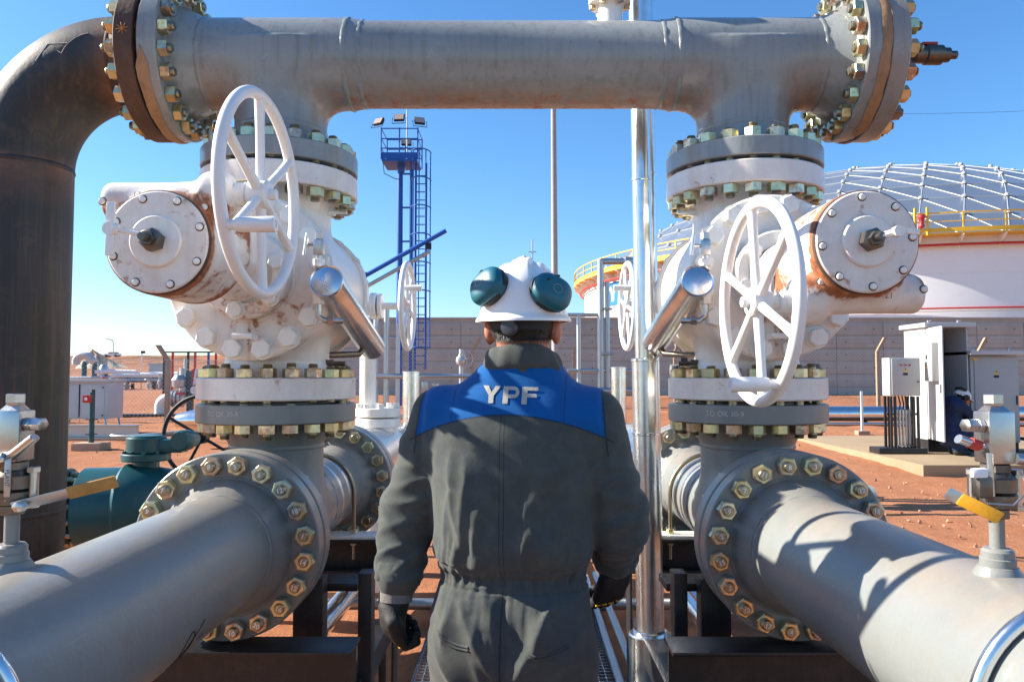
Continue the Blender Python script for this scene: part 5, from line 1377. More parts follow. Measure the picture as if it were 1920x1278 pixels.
# pipework hidden behind the right valve: its shadow lies on the soil to the right
t = thing('pipe_rack', 'low pipe rack mostly hidden behind the flanges of the valve before the tank', 'rack', (2.4, 9.2, 0))
for (y, z, r, x0, x1) in ((8.9, 1.05, 0.10, 1.85, 3.30), (9.5, 0.75, 0.08, 1.8, 3.25), (9.2, 1.62, 0.07, 1.9, 3.25), (8.6, 1.35, 0.045, 1.85, 3.2), (9.4, 1.95, 0.05, 2.0, 3.1)):
    MB().cyl((x0, y, z), (x1, y, z), r, n=20).build('pipe', GREY, t)
for (x, y, z) in ((1.95, 8.9, 1.6), (3.0, 8.9, 1.6), (2.1, 9.4, 2.0), (3.0, 9.4, 2.0)): MB().box((x, y, z/2+0.03), (0.08, 0.08, z)).build('post', BLACK, t)
MB().cyl((3.2, 9.0, 0.2), (2.2, 9.1, 1.9), 0.03, n=10).build('brace', BLACK, t)
# ------------------------------------------------------------------ teal valve behind the dark pipe
def teal_valve():
    Y, zc = 4.35, 0.815; xc = -2.06
    t = thing('teal_valve', 'teal ball valve with black handwheel behind the dark vertical pipe', 'valve', (xc, Y, 0.4))
    ax = (0.985, 0.17, 0)
    M = frame((xc, Y, zc), ax, (0, 0, 1))
    MB().lathe([(0.12, -0.44), (0.12, -0.335), (0.20, -0.33), (0.225, -0.315), (0.225, -0.12), (0.245, -0.10), (0.245, 0.02), (0.225, 0.06), (0.20, 0.20), (0.13, 0.34), (0.13, 0.42)], 56, M, cap=False).build('body', TEAL, t)
    f1 = MB().lathe(disc_lathe(-0.45, -0.39, 0.225, 0.05, 0.005), 48, M).build('flange', TEAL, t); f2 = MB().lathe(disc_lathe(0.42, 0.48, 0.225, 0.05, 0.005), 48, M).build('flange', TEAL, t)
    for k in range(14):
        a = 2*PI*k/14
        MB().hexa(0.042, 0.034, M @ Rz(a) @ T((0.185, 0, -0.388))).build('nut', STUD, t)
        MB().cyl(M @ Rz(a) @ Vector((0.185, 0, -0.355)), M @ Rz(a) @ Vector((0.185, 0, -0.325)), 0.016, n=10).build('stud', STUD, t)
    MB().lathe([(0.10, 0.18), (0.07, 0.22), (0.07, 0.26), (0.125, 0.262), (0.13, 0.268), (0.13, 0.30), (0.125, 0.305)], 40, T((xc, Y, zc)), cap=False).build('bonnet', TEAL, t)
    for k in range(10): MB().hexa(0.020, 0.014, T((xc+0.112*math.cos(k*PI/5), Y+0.112*math.sin(k*PI/5), zc+0.305))).build('bolt_head', TEAL, t)
    g = MB(); g.lathe(disc_lathe(0.306, 0.395, 0.105, 0, 0.006), 40, T((xc, Y, zc))); g.box((xc+0.13, Y, zc+0.345), (0.18, 0.10, 0.075), bev=0.012)
    g.build('gearbox', TEAL, t)
    MB().lathe(disc_lathe(0.396, 0.402, 0.085, 0, 0.002), 32, T((xc, Y, zc))).build('indicator_plate', TEAL, t)
    MB().lathe([(0, -0.06), (0.05, -0.06), (0.058, -0.04), (0.058, 0.03), (0.045, 0.04), (0.045, 0.09), (0.025, 0.1)], 24, frame((xc+0.215, Y, zc+0.375), (0.12, 1, 0))).build('worm_housing', TEAL, t)
    MB().cyl((xc+0.215, Y+0.08, zc+0.375), (xc+0.235, Y+0.2, zc+0.375), 0.014, n=10).build('shaft', RUBBER, t)
    handwheel(t, (xc+0.235, Y+0.2, zc+0.375), (0.12, 1, 0), 0.245, 0.0125, 4, RUBBER, (0.2, 0, 1))
    d = M @ Rz(-2.2)
    p = Vector((xc-0.10, Y-0.205, zc+0.13))
    nrm = Vector((0.0, -0.86, 0.5))
    MB().lathe([(0.014, 0), (0.014, 0.02), (0.018, 0.022), (0.018, 0.045), (0.010, 0.05), (0, 0.05)], 14, frame(p+Vector((0.01, 0.0, 0.02)), nrm)).build('grease_nipple', STEEL, t)
    MB().box((0, 0, 0), (0.10, 0.085, 0.003), frame(Vector((xc-0.12, Y-0.227, zc+0.015)), (-0.17, -0.985, 0.06), (0.985, -0.17, 0))).build('nameplate', GREENFAN, t)
    MB().cyl((xc, Y, 0.0), (xc, Y, zc-0.2), 0.10, n=20).build('pedestal', TEAL, t)
    MB().lathe([(0.13, 0.48), (0.13, 1.0)], 32, M, cap=False).build('outlet_pipe', GREY, t)
    MB().lathe([(0.13, -1.3), (0.13, -0.45)], 32, M, cap=False).build('inlet_pipe', DARKP, t)
teal_valve()
# short clad pipe with a tapered end
t = thing('clad_pipe', 'short shiny clad pipe with tapered end beyond the black handwheel', 'pipe', (-6.0, 14.5, 0.3))
MB().lathe([(0.05, 0), (0.12, 0.02), (0.205, 0.35), (0.205, 3.2)], 40, frame((-6.32, 14.5, 0.72), (1, 0, 0.0))).build('cladding', CHROME, t)
for x in (0.55, 0.95, 1.5): MB().lathe([(0.205, -0.012), (0.211, -0.008), (0.211, 0.008), (0.205, 0.012)], 40, frame((-6.32+x, 14.5, 0.72), (1, 0, 0)), cap=False).build('seam_band', CHROME2, t)
MB().box((-4.75, 14.5, 0.35), (0.45, 0.3, 0.40)).build('pier', BLACK, t)
# white equipment cabinet on a frame
def white_cabinet():
    Y = 16.9; s_ = 1440/Y; xr = (222-960)/s_; xf = (203-960)/s_
    t = thing('equipment_cabinet', 'long white equipment cabinet raised on thin legs left of the fence post', 'cabinet', (xf-0.8, Y, gz(xf, Y)))
    zb = CZ-(785-705)/s_; zt = CZ-(716-705)/s_
    W_ = 2.4; x0 = xf-W_
    MB().box(((x0+xf)/2, Y+0.35, (zb+zt)/2), (W_, 0.7, zt-zb), bev=0.01).build('housing', CABW, t)
    MB().box(((x0+xf)/2-0.0, Y+0.33, zt+0.03), (W_+0.08, 0.82, 0.06), bev=0.01).build('lid', CABW, t)
    for k in range(4): MB().box((xf-0.33-0.56*k, Y-0.008, (zb+zt)/2-0.02), (0.54, 0.016, zt-zb-0.08), bev=0.004).build('door', CABW, t)
    for z in (zb+0.08, zt-0.12): MB().cyl((xf-0.09, Y-0.016, z), (xf-0.09, Y-0.028, z), 0.018, n=10).build('lock', RUBBER, t)
    MB().box((xf-0.60, Y-0.02, (zb+zt)/2), (0.02, 0.012, zt-zb-0.1)).build('hinge_bar', RUBBER, t)
    g0 = gz(xf, Y)-0.05
    for x in (xf-0.06, xf-1.15, x0+0.06):
        for dy in (0.04, 0.62): MB().cyl((x, Y+dy, zb), (x+0.12*(1 if x > xf-1 else -0.3), Y+dy-0.1, g0), 0.022, n=8).build('leg', GALV, t)
    # red call point on a pole
    Y2 = 14.2; x2 = (175-960)/1440*Y2; g2 = gz(x2, Y2)
    t = thing('call_point_pole', 'dark pole with red call box on a small concrete foot', 'pole', (x2, Y2, g2))
    zt2 = CZ-(735-705)*Y2/1440
    MB().cyl((x2, Y2, g2), (x2, Y2, zt2), 0.048, n=16).build('pole', TEAL, t); MB().box((x2+0.02, Y2, zt2-0.4), (0.03, 0.06, 0.9)).build('strut', BLACK, t)
    MB().box((x2-0.05, Y2-0.07, zt2-0.12), (0.14, 0.10, 0.14), bev=0.012).build('call_box', RED, t)
    MB().cyl((x2-0.05, Y2-0.12, zt2-0.12), (x2-0.05, Y2-0.13, zt2-0.12), 0.03, n=12).build('push_disc', PLAINW, t)
    for z in (0.28, 0.55): MB().box((x2, Y2, g2+z), (0.16, 0.14, 0.015)).build('clamp', BLACK, t)
    MB().box((x2, Y2, g2+0.04), (0.52, 0.42, 0.18), bev=0.02).build('foot', POSTC, t)
    # steel skid under the cabinet
    Y3 = 16.0; t = thing('steel_skid', 'blue-grey steel skid beam lying before the white cabinet', 'beam', (-10, Y3, gz(0, Y3)))
    xr3 = (263-960)/1440*Y3
    m = ibeam(MB(), ((xr3-13.5)/2, Y3, gz(0, Y3)+0.30), abs(-13.5-xr3), 0.26, 0.3); m.build('beam', GALV, t)
    MB().box(((xr3-13.5)/2, Y3+0.2, gz(0, Y3)-0.02), (abs(-13.5-xr3)+0.4, 0.9, 0.12)).build('footing', POSTC, t)
    for x in (-8.2, -9.6): MB().box((x, Y3+0.02, gz(0, Y3)+0.07), (0.16, 0.26, 0.05)).build('shim', BLACK, t)
white_cabinet()
o = MB().tube([(-8.0, 15.4, 0.36), (-7.6, 15.2, 0.36), (-6.9, 15.3, 0.42), (-5.8, 15.6, 0.50)], 0.03, 10).build('hose', GREYD); tag(o, 'thin brown pipe lying on the soil right of the skid beam', 'pipe')
# metering skid beyond the fence: riser, gauge, striped board
def meter_skid():
    Y = 23.0; q = lambda px, py: ((px-960)/1440*Y, CZ-(py-705)*Y/1440)
    x, z = q(330, 752)
    t = thing('metering_skid', 'grey valve riser with gauge and red-white striped board beyond the fence', 'piping', (x, Y, gz(x, Y)))
    g = gz(x, Y)
    MB().tube([(q(302, 0)[0], Y, g-0.1), (q(302, 0)[0], Y, g+0.25)]+arc((q(318, 0)[0], Y, g+0.25), q(318, 0)[0]-q(302, 0)[0], PI, PI/2, 8)+[(q(350, 0)[0], Y, g+0.25+q(318, 0)[0]-q(302, 0)[0])], 0.16, 20).build('elbow_pipe', WHITE, t)
    zz = g+0.25+q(318, 0)[0]-q(302, 0)[0]
    for px in (326, 332, 340): MB().lathe(disc_lathe(0, 0.06, 0.26, 0, 0.005), 24, frame((q(px, 0)[0], Y, zz), (1, 0, 0))).build('flange', GALV, t)
    MB().cyl((q(345, 0)[0], Y, zz), (q(345, 0)[0], Y, q(0, 690)[1]), 0.12, n=16).build('riser', GALV, t)
    MB().cyl((q(348, 0)[0], Y, q(0, 705)[1]), (q(348, 0)[0], Y, q(0, 672)[1]), 0.05, n=12).build('stem', GALV, t)
    MB().lathe([(0, -0.2), (0.2, -0.15), (0.22, 0.05), (0.12, 0.2), (0, 0.22)], 20, T((q(340, 0)[0], Y-0.1, q(0, 715)[1]))).build('actuator', GALV, t)
    for px in (358, 390): MB().box((q(px, 0)[0], Y, (g+q(0, 695)[1])/2), (0.16, 0.14, q(0, 695)[1]-g)).build('post', TEAL, t)
    bx0, bx1 = q(362, 0)[0], q(400, 0)[0]; z0, z1 = q(0, 728)[1], q(0, 692)[1]
    b = MB().box(((bx0+bx1)/2, Y-0.08, (z0+z1)/2), (bx1-bx0, 0.03, z1-z0)).build('board', RED, t)
    for k in range(4):
        u = bx0+(bx1-bx0)*(k+0.2)/4; wd = (bx1-bx0)/9
        MB().add([(u, Y-0.098, z0), (u+wd, Y-0.098, z0), (u+wd*2.2, Y-0.098, z1), (u+wd*1.2, Y-0.098, z1)], [(0, 1, 2, 3)]).build('stripe', PLAINW, b)
    c = (q(371, 0)[0], Y-0.16, q(0, 731)[1]); MB().lathe(disc_lathe(0, 0.06, 0.15, 0, 0.01), 24, frame(c, (0, -1, 0))).build('gauge_case', RUBBER, t)
    MB().lathe([(0, 0.062), (0.12, 0.062)], 24, frame(c, (0, -1, 0)), cap=False).build('gauge_face', PLAINW, t)
    MB().box((q(346, 0)[0], Y-0.2, q(0, 737)[1]), (0.25, 0.06, 0.08), bev=0.01).build('red_lever', RED, t)
    MB().box((q(320, 0)[0], Y-0.3, g+0.03), (4.2, 0.5, 0.06)).build('base_plate', BLACK, t)
meter_skid()
# far pipe yard
def far_yard():
    Y = 44.0; q = lambda px, py: ((px-960)/1440*Y, CZ-(py-705)*Y/1440)
    g = gz(-20, Y)
    def ln(name, label, pts, r, mat, legs=()):
        t = thing(name, label, 'pipe', (q(*pts[0])[0], Y, g)); P = [(q(*p)[0], Y+dy, q(*p)[1]) for p, dy in zip(pts, [0]*len(pts))]
        MB().tube(P, r, 12).build('barrel', mat, t)
        for px in legs:
            x = q(px, 0)[0]; zt = P[-1][2]-r; MB().box((x, Y, (zt+g-0.1)/2), (0.14, 0.14, zt-g+0.1)).build('leg', BLACK, t)
    ln('yard_pipe', 'white pipe with a bent end in the far yard', [(207, 720), (209, 713), (214, 706), (221, 703), (262, 703), (335, 702)], 0.16, TANKW, (240, 290))
    ln('yard_pipe', 'long grey pipe low in the far yard behind the white cabinet', [(120, 709), (170, 708), (210, 707)], 0.10, GALV, (150, 195))
    ln('yard_pipe', 'silver pipe in the far yard under the white one', [(222, 713), (280, 712), (330, 714)], 0.14, GALV, (250, 300))
    ln('yard_pipe', 'white upper pipe with hooked end in the far yard', [(143, 684), (143, 674), (147, 668), (155, 666), (165, 667), (176, 678)], 0.22, CABW, ())
    ln('yard_pipe', 'white pipe line far behind the hooked pipe', [(180, 697), (215, 696), (256, 697)], 0.12, TANKW, (200, 240))
    for px, py, h_, w_, lab, mt in ((140, 684, 1.2, 0.3, 'dark support column under the hooked white pipe', TEAL), (160, 684, 1.3, 0.28, 'dark column right of the hooked white pipe', TEAL), (178, 690, 0.9, 0.5, 'pale blue-grey vessel beside the dark columns', GALV)):
        x, z = q(px, py); t = thing('column', lab, 'column', (x, Y+1, g)); MB().lathe([(w_/2, 0), (w_/2, z-g+0.1), (w_/3, z-g+0.25), (0, z-g+0.3)], 16, T((x, Y+1, g-0.05))).build('shaft', mt, t)
    x, z = q(268, 692); t = thing('switch_house', 'small white box house in the far yard', 'cabinet', (x, Y+2, g)); MB().box((x, Y+2, z-0.2), (0.9, 0.7, 1.0), bev=0.02).build('housing', CABW, t); MB().box((x, Y+2, z+0.33), (1.0, 0.8, 0.08)).build('roof', CABW, t); MB().box((x, Y+2, (g+z-0.7)/2), (0.7, 0.5, z-0.7-g+0.1)).build('base', CONCG, t)
    x, z = q(266, 660); t = thing('lamp_post', 'thin lamp post with small head in the far yard', 'lamp', (x, Y, g)); MB().cyl((x, Y, g), (x, Y, z), 0.035, n=8).build('post', GALV, t); MB().box((x+0.06, Y, z), (0.22, 0.12, 0.14), bev=0.02).build('lamp_head', RUBBER, t)
    rs = random.Random(4)
    kinds = ((0.16, 0.45, GALV), (0.10, 0.7, CABW), (0.20, 0.35, GREYD), (0.12, 0.55, RED), (0.15, 0.5, TEAL))
    spots = [('left of the dark columns', 134), ('between the columns', 150), ('below the pale vessel', 186), ('at the bend of the white pipe', 214), ('under the white pipe near its middle', 232), ('right of the box house', 292), ('by the fence post', 304), ('left of the lamp post', 246)]
    for k, (lab, px) in enumerate(spots):
        r, h_, mt = kinds[k % 5]; x = q(px, 0)[0]; y = Y-1.2+rs.random()*1.0; nm = {0: 'grey', 1: 'white', 2: 'dark grey', 3: 'red', 4: 'teal'}[k % 5]
        t = thing('yard_valve', 'tiny %s valve body %s in the far yard' % (nm, lab), 'valve', (x, y, g))
        MB().lathe([(r*0.6, -0.1), (r*0.6, h_*0.4), (r, h_*0.42), (r, h_*0.7), (r*0.4, h_*0.75), (r*0.3, h_*1.2), (0, h_*1.22)], 12, T((x, y, g))).build('body', mt, t)
        handwheel(t, (x, y, g+h_*1.25), (0, 0, 1), r*1.3, 0.02, 4, mt, (1, 0, 0), n=16)
    # goal-like red and black frames
    Y2 = 38.0; q2 = lambda px, py: ((px-960)/1440*Y2, CZ-(py-705)*Y2/1440); g2 = gz(-20, Y2)
    for (p0, p1, lab) in ((308, 324, 'black and red portal frame left of the bent fence post top'), (353, 366, 'black and red portal frame behind the grey riser'), (391, 405, 'blue and red portal frame nearest the white valve')):
        t = thing('portal_frame', lab, 'frame', (q2(p0, 0)[0], Y2, g2)); zt = q2(0, 660)[1]
        MB().box((q2(p0, 0)[0], Y2, (g2+zt)/2), (0.09, 0.09, zt-g2)).build('post', BLUE if p0 > 380 else BLACK, t); MB().box((q2(p1, 0)[0], Y2, (g2+zt)/2), (0.09, 0.09, zt-g2)).build('post', RED, t)
        MB().box(((q2(p0, 0)[0]+q2(p1, 0)[0])/2+0.4, Y2, zt), (q2(p1, 0)[0]-q2(p0, 0)[0]+0.9, 0.06, 0.07)).build('beam', BLACK, t)
    # street lamp and white car on the rise
    Y3 = 120.0; x = (212-960)/1440*Y3; g3 = gz(x, Y3); zt = CZ-(636-705)*Y3/1440
    t = thing('street_lamp', 'far grey street lamp with curved arm against the sky', 'lamp', (x, Y3, g3))
    MB().tube([(x, Y3, g3), (x, Y3, zt-0.6), (x-0.15, Y3, zt-0.15), (x-0.7, Y3, zt)], 0.07, 8).build('post', GALV, t); MB().box((x-0.9, Y3, zt), (0.5, 0.2, 0.12)).build('lamp_head', GALV, t)
    Y4 = 205.0; x = (211-960)/1440*Y4; g4 = gz(x, Y4)+0.5
    t = thing('car', 'distant white car parked on the far rise', 'car', (x, Y4, g4))
    MB().box((x, Y4, g4+0.65), (4.0, 1.7, 0.6), bev=0.15).build('body', TANKW, t); MB().box((x+0.2, Y4, g4+1.15), (2.2, 1.5, 0.5), bev=0.18).build('cabin', GLASSD, t)
    for dx in (-1.25, 1.25): MB().cyl((x+dx, Y4-0.9, g4+0.33), (x+dx, Y4+0.9, g4+0.33), 0.33, n=16).build('wheel', RUBBER, t)
    # tan heap of dug-out sand
    Y5 = 150.0; cx = (172-960)/1440*Y5; n = 40; k = 8; vs = []; fs = []
    for i in range(k+1):
        for j in range(n):
            a = 2*PI*j/n; r = i/k; xx = cx+9*r*math.cos(a)*(1 if math.cos(a) > 0 else 0.4); yy = Y5+3*r*math.sin(a)
            vs.append((xx, yy, gz(xx, yy)-0.4+3.4*(1-r)**1.2*(1+0.25*math.sin(j*1.3+i))))
    for i in range(k):
        for j in range(n): fs.append((i*n+j, i*n+(j+1) % n, (i+1)*n+(j+1) % n, (i+1)*n+j))
    o = MB().add(vs, fs).build('sand_heap', TARP); tag(o, 'tan sand heap on the horizon left of the fence post', 'heap')
far_yard()
# ------------------------------------------------------------------ the standing worker, seen from behind
from mathutils.bvhtree import BVHTree
PY = 1.93
_z = np.array([0.70, 0.80, 0.90, 0.98, 1.04, 1.075, 1.11, 1.16, 1.24, 1.32, 1.40, 1.45, 1.49, 1.525, 1.555, 1.60])
_a = np.array([0.172, 0.182, 0.188, 0.186, 0.181, 0.176, 0.190, 0.198, 0.201, 0.205, 0.212, 0.212, 0.192, 0.158, 0.120, 0.085])
_b = np.array([0.130, 0.143, 0.152, 0.146, 0.132, 0.124, 0.138, 0.146, 0.148, 0.148, 0.142, 0.130, 0.115, 0.100, 0.088, 0.075])
_x = np.array([0.004, 0.004, 0.004, 0.004, 0.004, 0.004, 0.004, 0.004, 0.004, 0.005, 0.007, 0.010, 0.013, 0.017, 0.021, 0.025])
_y = np.array([0.000, -0.006, -0.014, -0.010, -0.002, 0.000, -0.004, -0.006, -0.008, -0.010, -0.008, -0.004, 0.002, 0.006, 0.006, 0.004])
def cov_sdf(P):
    z = P[:, 2]
    def it(t):
        zz = np.linspace(_z[0], _z[-1], 120); v = np.interp(zz, _z, t); k = np.array([1, 4, 6, 4, 1])/16; v = np.convolve(np.pad(v, 2, 'edge'), k, 'valid'); return np.interp(z, zz, v)
    a, b, cx, cy = it(_a), it(_b), it(_x), it(_y)
    u, v = np.abs((P[:, 0]-cx)/a), np.abs((P[:, 1]-PY-cy)/b)
    e = 2.35
    rr = (u**e+v**e)**(1/e)
    t = (rr-1)*np.minimum(a, b)*1.05
    t = smax(t, z-1.585, 0.02); t = smax(t, 0.79-z, 0.03)
    # seat: two soft halves
    for sx in (-1, 1): t = smin(t, s_ell(P, (0.004+sx*0.085, PY-0.060, 0.90), (0.098, 0.095, 0.12)), 0.06)
    for sx in (-1, 1):
        lg = smin(s_cap(P, (sx*0.092+0.004, PY, 0.86), (sx*0.105+0.004, PY+0.015, 0.50), 0.108, 0.088), s_cap(P, (sx*0.105+0.004, PY+0.015, 0.50), (sx*0.115, PY-0.02, 0.17), 0.088, 0.082), 0.03)
        t = smin(t, lg, 0.05)
    L = smin(s_cap(P, (-0.178, PY-0.005, 1.448), (-0.268, PY+0.015, 1.20), 0.079, 0.067), s_cap(P, (-0.268, PY+0.015, 1.20), (-0.284, PY-0.03, 1.045), 0.067, 0.053), 0.03)
    R = smin(s_cap(P, (0.200, PY-0.005, 1.445), (0.262, PY+0.02, 1.195), 0.078, 0.066), s_cap(P, (0.262, PY+0.02, 1.195), (0.250, PY+0.125, 1.085), 0.066, 0.053), 0.03)
    t = smin(t, L, 0.030); t = smin(t, R, 0.030)
    return t
_fr = random.Random(21)
def _folds():
    L = []
    u = _fr.uniform
    # (x, z, dx/dz slope, curvature, z extent from, to, width, height): ridges drawn on the back and seat
    for k in range(24):                                             # gathers rising from the elastic
        x = -0.185+0.37*(k+u(-.3, .3))/23; L.append((x, 1.10, x*u(-0.3, 0.5), u(-1.5, 1.5), 1.085, 1.10+u(0.03, 0.13), u(0.0045, 0.008), u(0.004, 0.009)))
    for k in range(22):                                             # and hanging below it
        x = -0.180+0.36*(k+u(-.3, .3))/21; L.append((x, 1.05, -x*u(-0.2, 1.0), u(-1.0, 1.0), 1.05-u(0.04, 0.17), 1.062, u(0.005, 0.009), u(0.003, 0.008)))
    for x, z, s_, c, z0, z1, w_, h in ((-0.115, 1.27, -0.10, 0.6, 1.15, 1.38, 0.013, 0.014), (-0.085, 1.25, 0.10, -0.8, 1.13, 1.37, 0.012, 0.013), (-0.058, 1.21, 0.22, 0.9, 1.11, 1.30, 0.011, 0.011), (-0.140, 1.21, 0.2, 1.0, 1.12, 1.29, 0.011, 0.011), (-0.035, 1.18, 0.35, 0, 1.11, 1.25, 0.009, 0.007),
             (0.047, 1.20, 0.06, -0.8, 1.12, 1.27, 0.011, 0.013), (0.075, 1.17, -0.30, 1.2, 1.11, 1.23, 0.009, 0.010), (0.10, 1.16, -0.5, 0, 1.11, 1.21, 0.009, 0.008), (0.14, 1.24, 0.55, 1.0, 1.12, 1.36, 0.014, 0.009), (0.115, 1.32, 0.8, -1, 1.22, 1.40, 0.013, 0.006), (-0.15, 1.34, -0.9, 0.8, 1.26, 1.40, 0.012, 0.007),
             (-0.070, 0.95, -0.55, 1.0, 0.83, 1.03, 0.013, 0.015), (-0.022, 0.95, -0.22, -0.6, 0.85, 1.03, 0.011, 0.010), (0.062, 0.93, 0.62, -0.8, 0.82, 1.03, 0.013, 0.016), (0.098, 0.985, 0.45, 0, 0.92, 1.04, 0.010, 0.010), (0.132, 0.89, 0.3, 1.2, 0.80, 0.97, 0.011, 0.010), (-0.115, 0.86, -0.65, 0.5, 0.78, 0.94, 0.012, 0.013), (-0.04, 0.85, -0.5, 1.0, 0.78, 0.91, 0.010, 0.009), (0.03, 0.85, 0.4, 0, 0.78, 0.91, 0.010, 0.008), (-0.145, 1.0, -0.15, 0, 0.93, 1.05, 0.010, 0.008)):
        L.append((x, z, s_, c, z0, z1, w_, h))
    return L
FOLDS = _folds()
def _ring(n, z0, z1, w0, w1, h0, h1):
    u = _fr.uniform
    return [(u(z0, z1), u(-0.05, 0.05), u(0, 6.28), u(0, 6.28), u(0.7, 1.7), u(w0, w1), u(h0, h1)) for _ in range(n)]
RINGS = {-1: _ring(26, 1.05, 1.27, 0.004, 0.009, 0.005, 0.013)+_ring(12, 1.27, 1.43, 0.007, 0.013, 0.003, 0.008), 1: _ring(26, 1.10, 1.29, 0.004, 0.009, 0.005, 0.013)+_ring(12, 1.28, 1.43, 0.007, 0.013, 0.003, 0.008)}
def wrinkle(P):
    x, y, z = P[:, 0]-0.004, P[:, 1]-PY, P[:, 2]
    ridge = lambda n: 1-2*np.abs(n)
    ax = np.abs(x-0.004)
    arm = sstep(0.196, 0.222, ax)*sstep(1.0, 1.03, z)
    tor = 1-arm
    ang = np.arctan2(x, -y)
    n1 = vnoise(np.stack([x*11+3, y*5, z*12], 1)); n2 = vnoise(np.stack([x*30, y*12, z*26+9], 1))
    wx, wz = x+0.012*n1+0.003*n2, z+0.012*vnoise(np.stack([x*9+8, y*5, z*9], 1))
    d = np.zeros(len(P))
    wv = np.exp(-((z-1.075)/0.024)**2)
    d += tor*wv*(0.0026*np.sin(ang*34+3*n1)+0.0020*np.sin(ang*57+1+2*n2))
    d -= tor*0.0050*(np.exp(-((z-1.101)/0.0040)**2)+np.exp(-((z-1.049)/0.0040)**2))
    bk = sstep(0.06, 0.0, y)*tor
    for (x0, z0, s_, c, za, zb, w_, h) in FOLDS:
        m = np.nonzero((np.abs(x-x0-s_*(z-z0)) < 0.10) & (z > za-0.03) & (z < zb+0.03))[0]
        t = (wz[m]-za)/(zb-za); win = np.clip(np.sin(PI*np.clip(t, 0, 1)), 0, 1)**0.6
        cc = wx[m]-(x0+s_*(wz[m]-z0)+c*(wz[m]-z0)**2); ww = w_*(0.6+0.7*np.clip(1-np.abs(t-0.4), 0, 1))
        q = np.where(cc < 0, -cc/ww, cc/(2.3*ww))
        d[m] += bk[m]*win*h*np.exp(-q**1.25)
    # the whole cloth a little uneven
    d += tor*0.004*n1*sstep(1.50, 1.40, z)+0.0012*n2
    d -= tor*(1-sstep(1.03, 1.05, z))*0.009*np.exp(-(x/0.010)**2)*(y < 0)
    # cross folds round the sleeves
    for sd, L in RINGS.items():
        m = np.nonzero((x*sd > 0.15) & (z > 1.0) & (z < 1.5))[0]
        if sd < 0: xc = np.interp(z[m], [1.045, 1.20, 1.448], [-0.284, -0.268, -0.178]); yc = np.interp(z[m], [1.045, 1.20, 1.448], [-0.03, 0.015, -0.005])
        else: xc = np.interp(z[m], [1.085, 1.195, 1.445], [0.250, 0.262, 0.200]); yc = np.interp(z[m], [1.085, 1.195, 1.445], [0.125, 0.02, -0.005])
        ph = np.arctan2(y[m]-yc, P[m, 0]-xc); acc = np.zeros(len(m))
        for (s0, k, p0, pc, pw, w_, h) in L:
            q = z[m]+k*np.cos(ph-p0)-s0+0.010*n1[m]+0.003*n2[m]; da = np.abs((ph-pc+PI) % (2*PI)-PI)
            q = np.where(q > 0, q/w_, -q/(2.2*w_))
            acc += h*np.exp(-np.minimum(q, 8)**1.25)*np.exp(-(da/pw)**4)
        d[m] += arm[m]*0.013*np.tanh(acc/0.013)
    d -= 0.0055*np.exp(-((ax-0.222)/0.009)**2)*sstep(1.28, 1.36, z)*(1-sstep(1.5, 1.53, z))
    lg = 1-sstep(0.70, 0.78, z)
    d += lg*0.007*ridge(vnoise(np.stack([x*8, y*8, z*16], 1)))
    return d
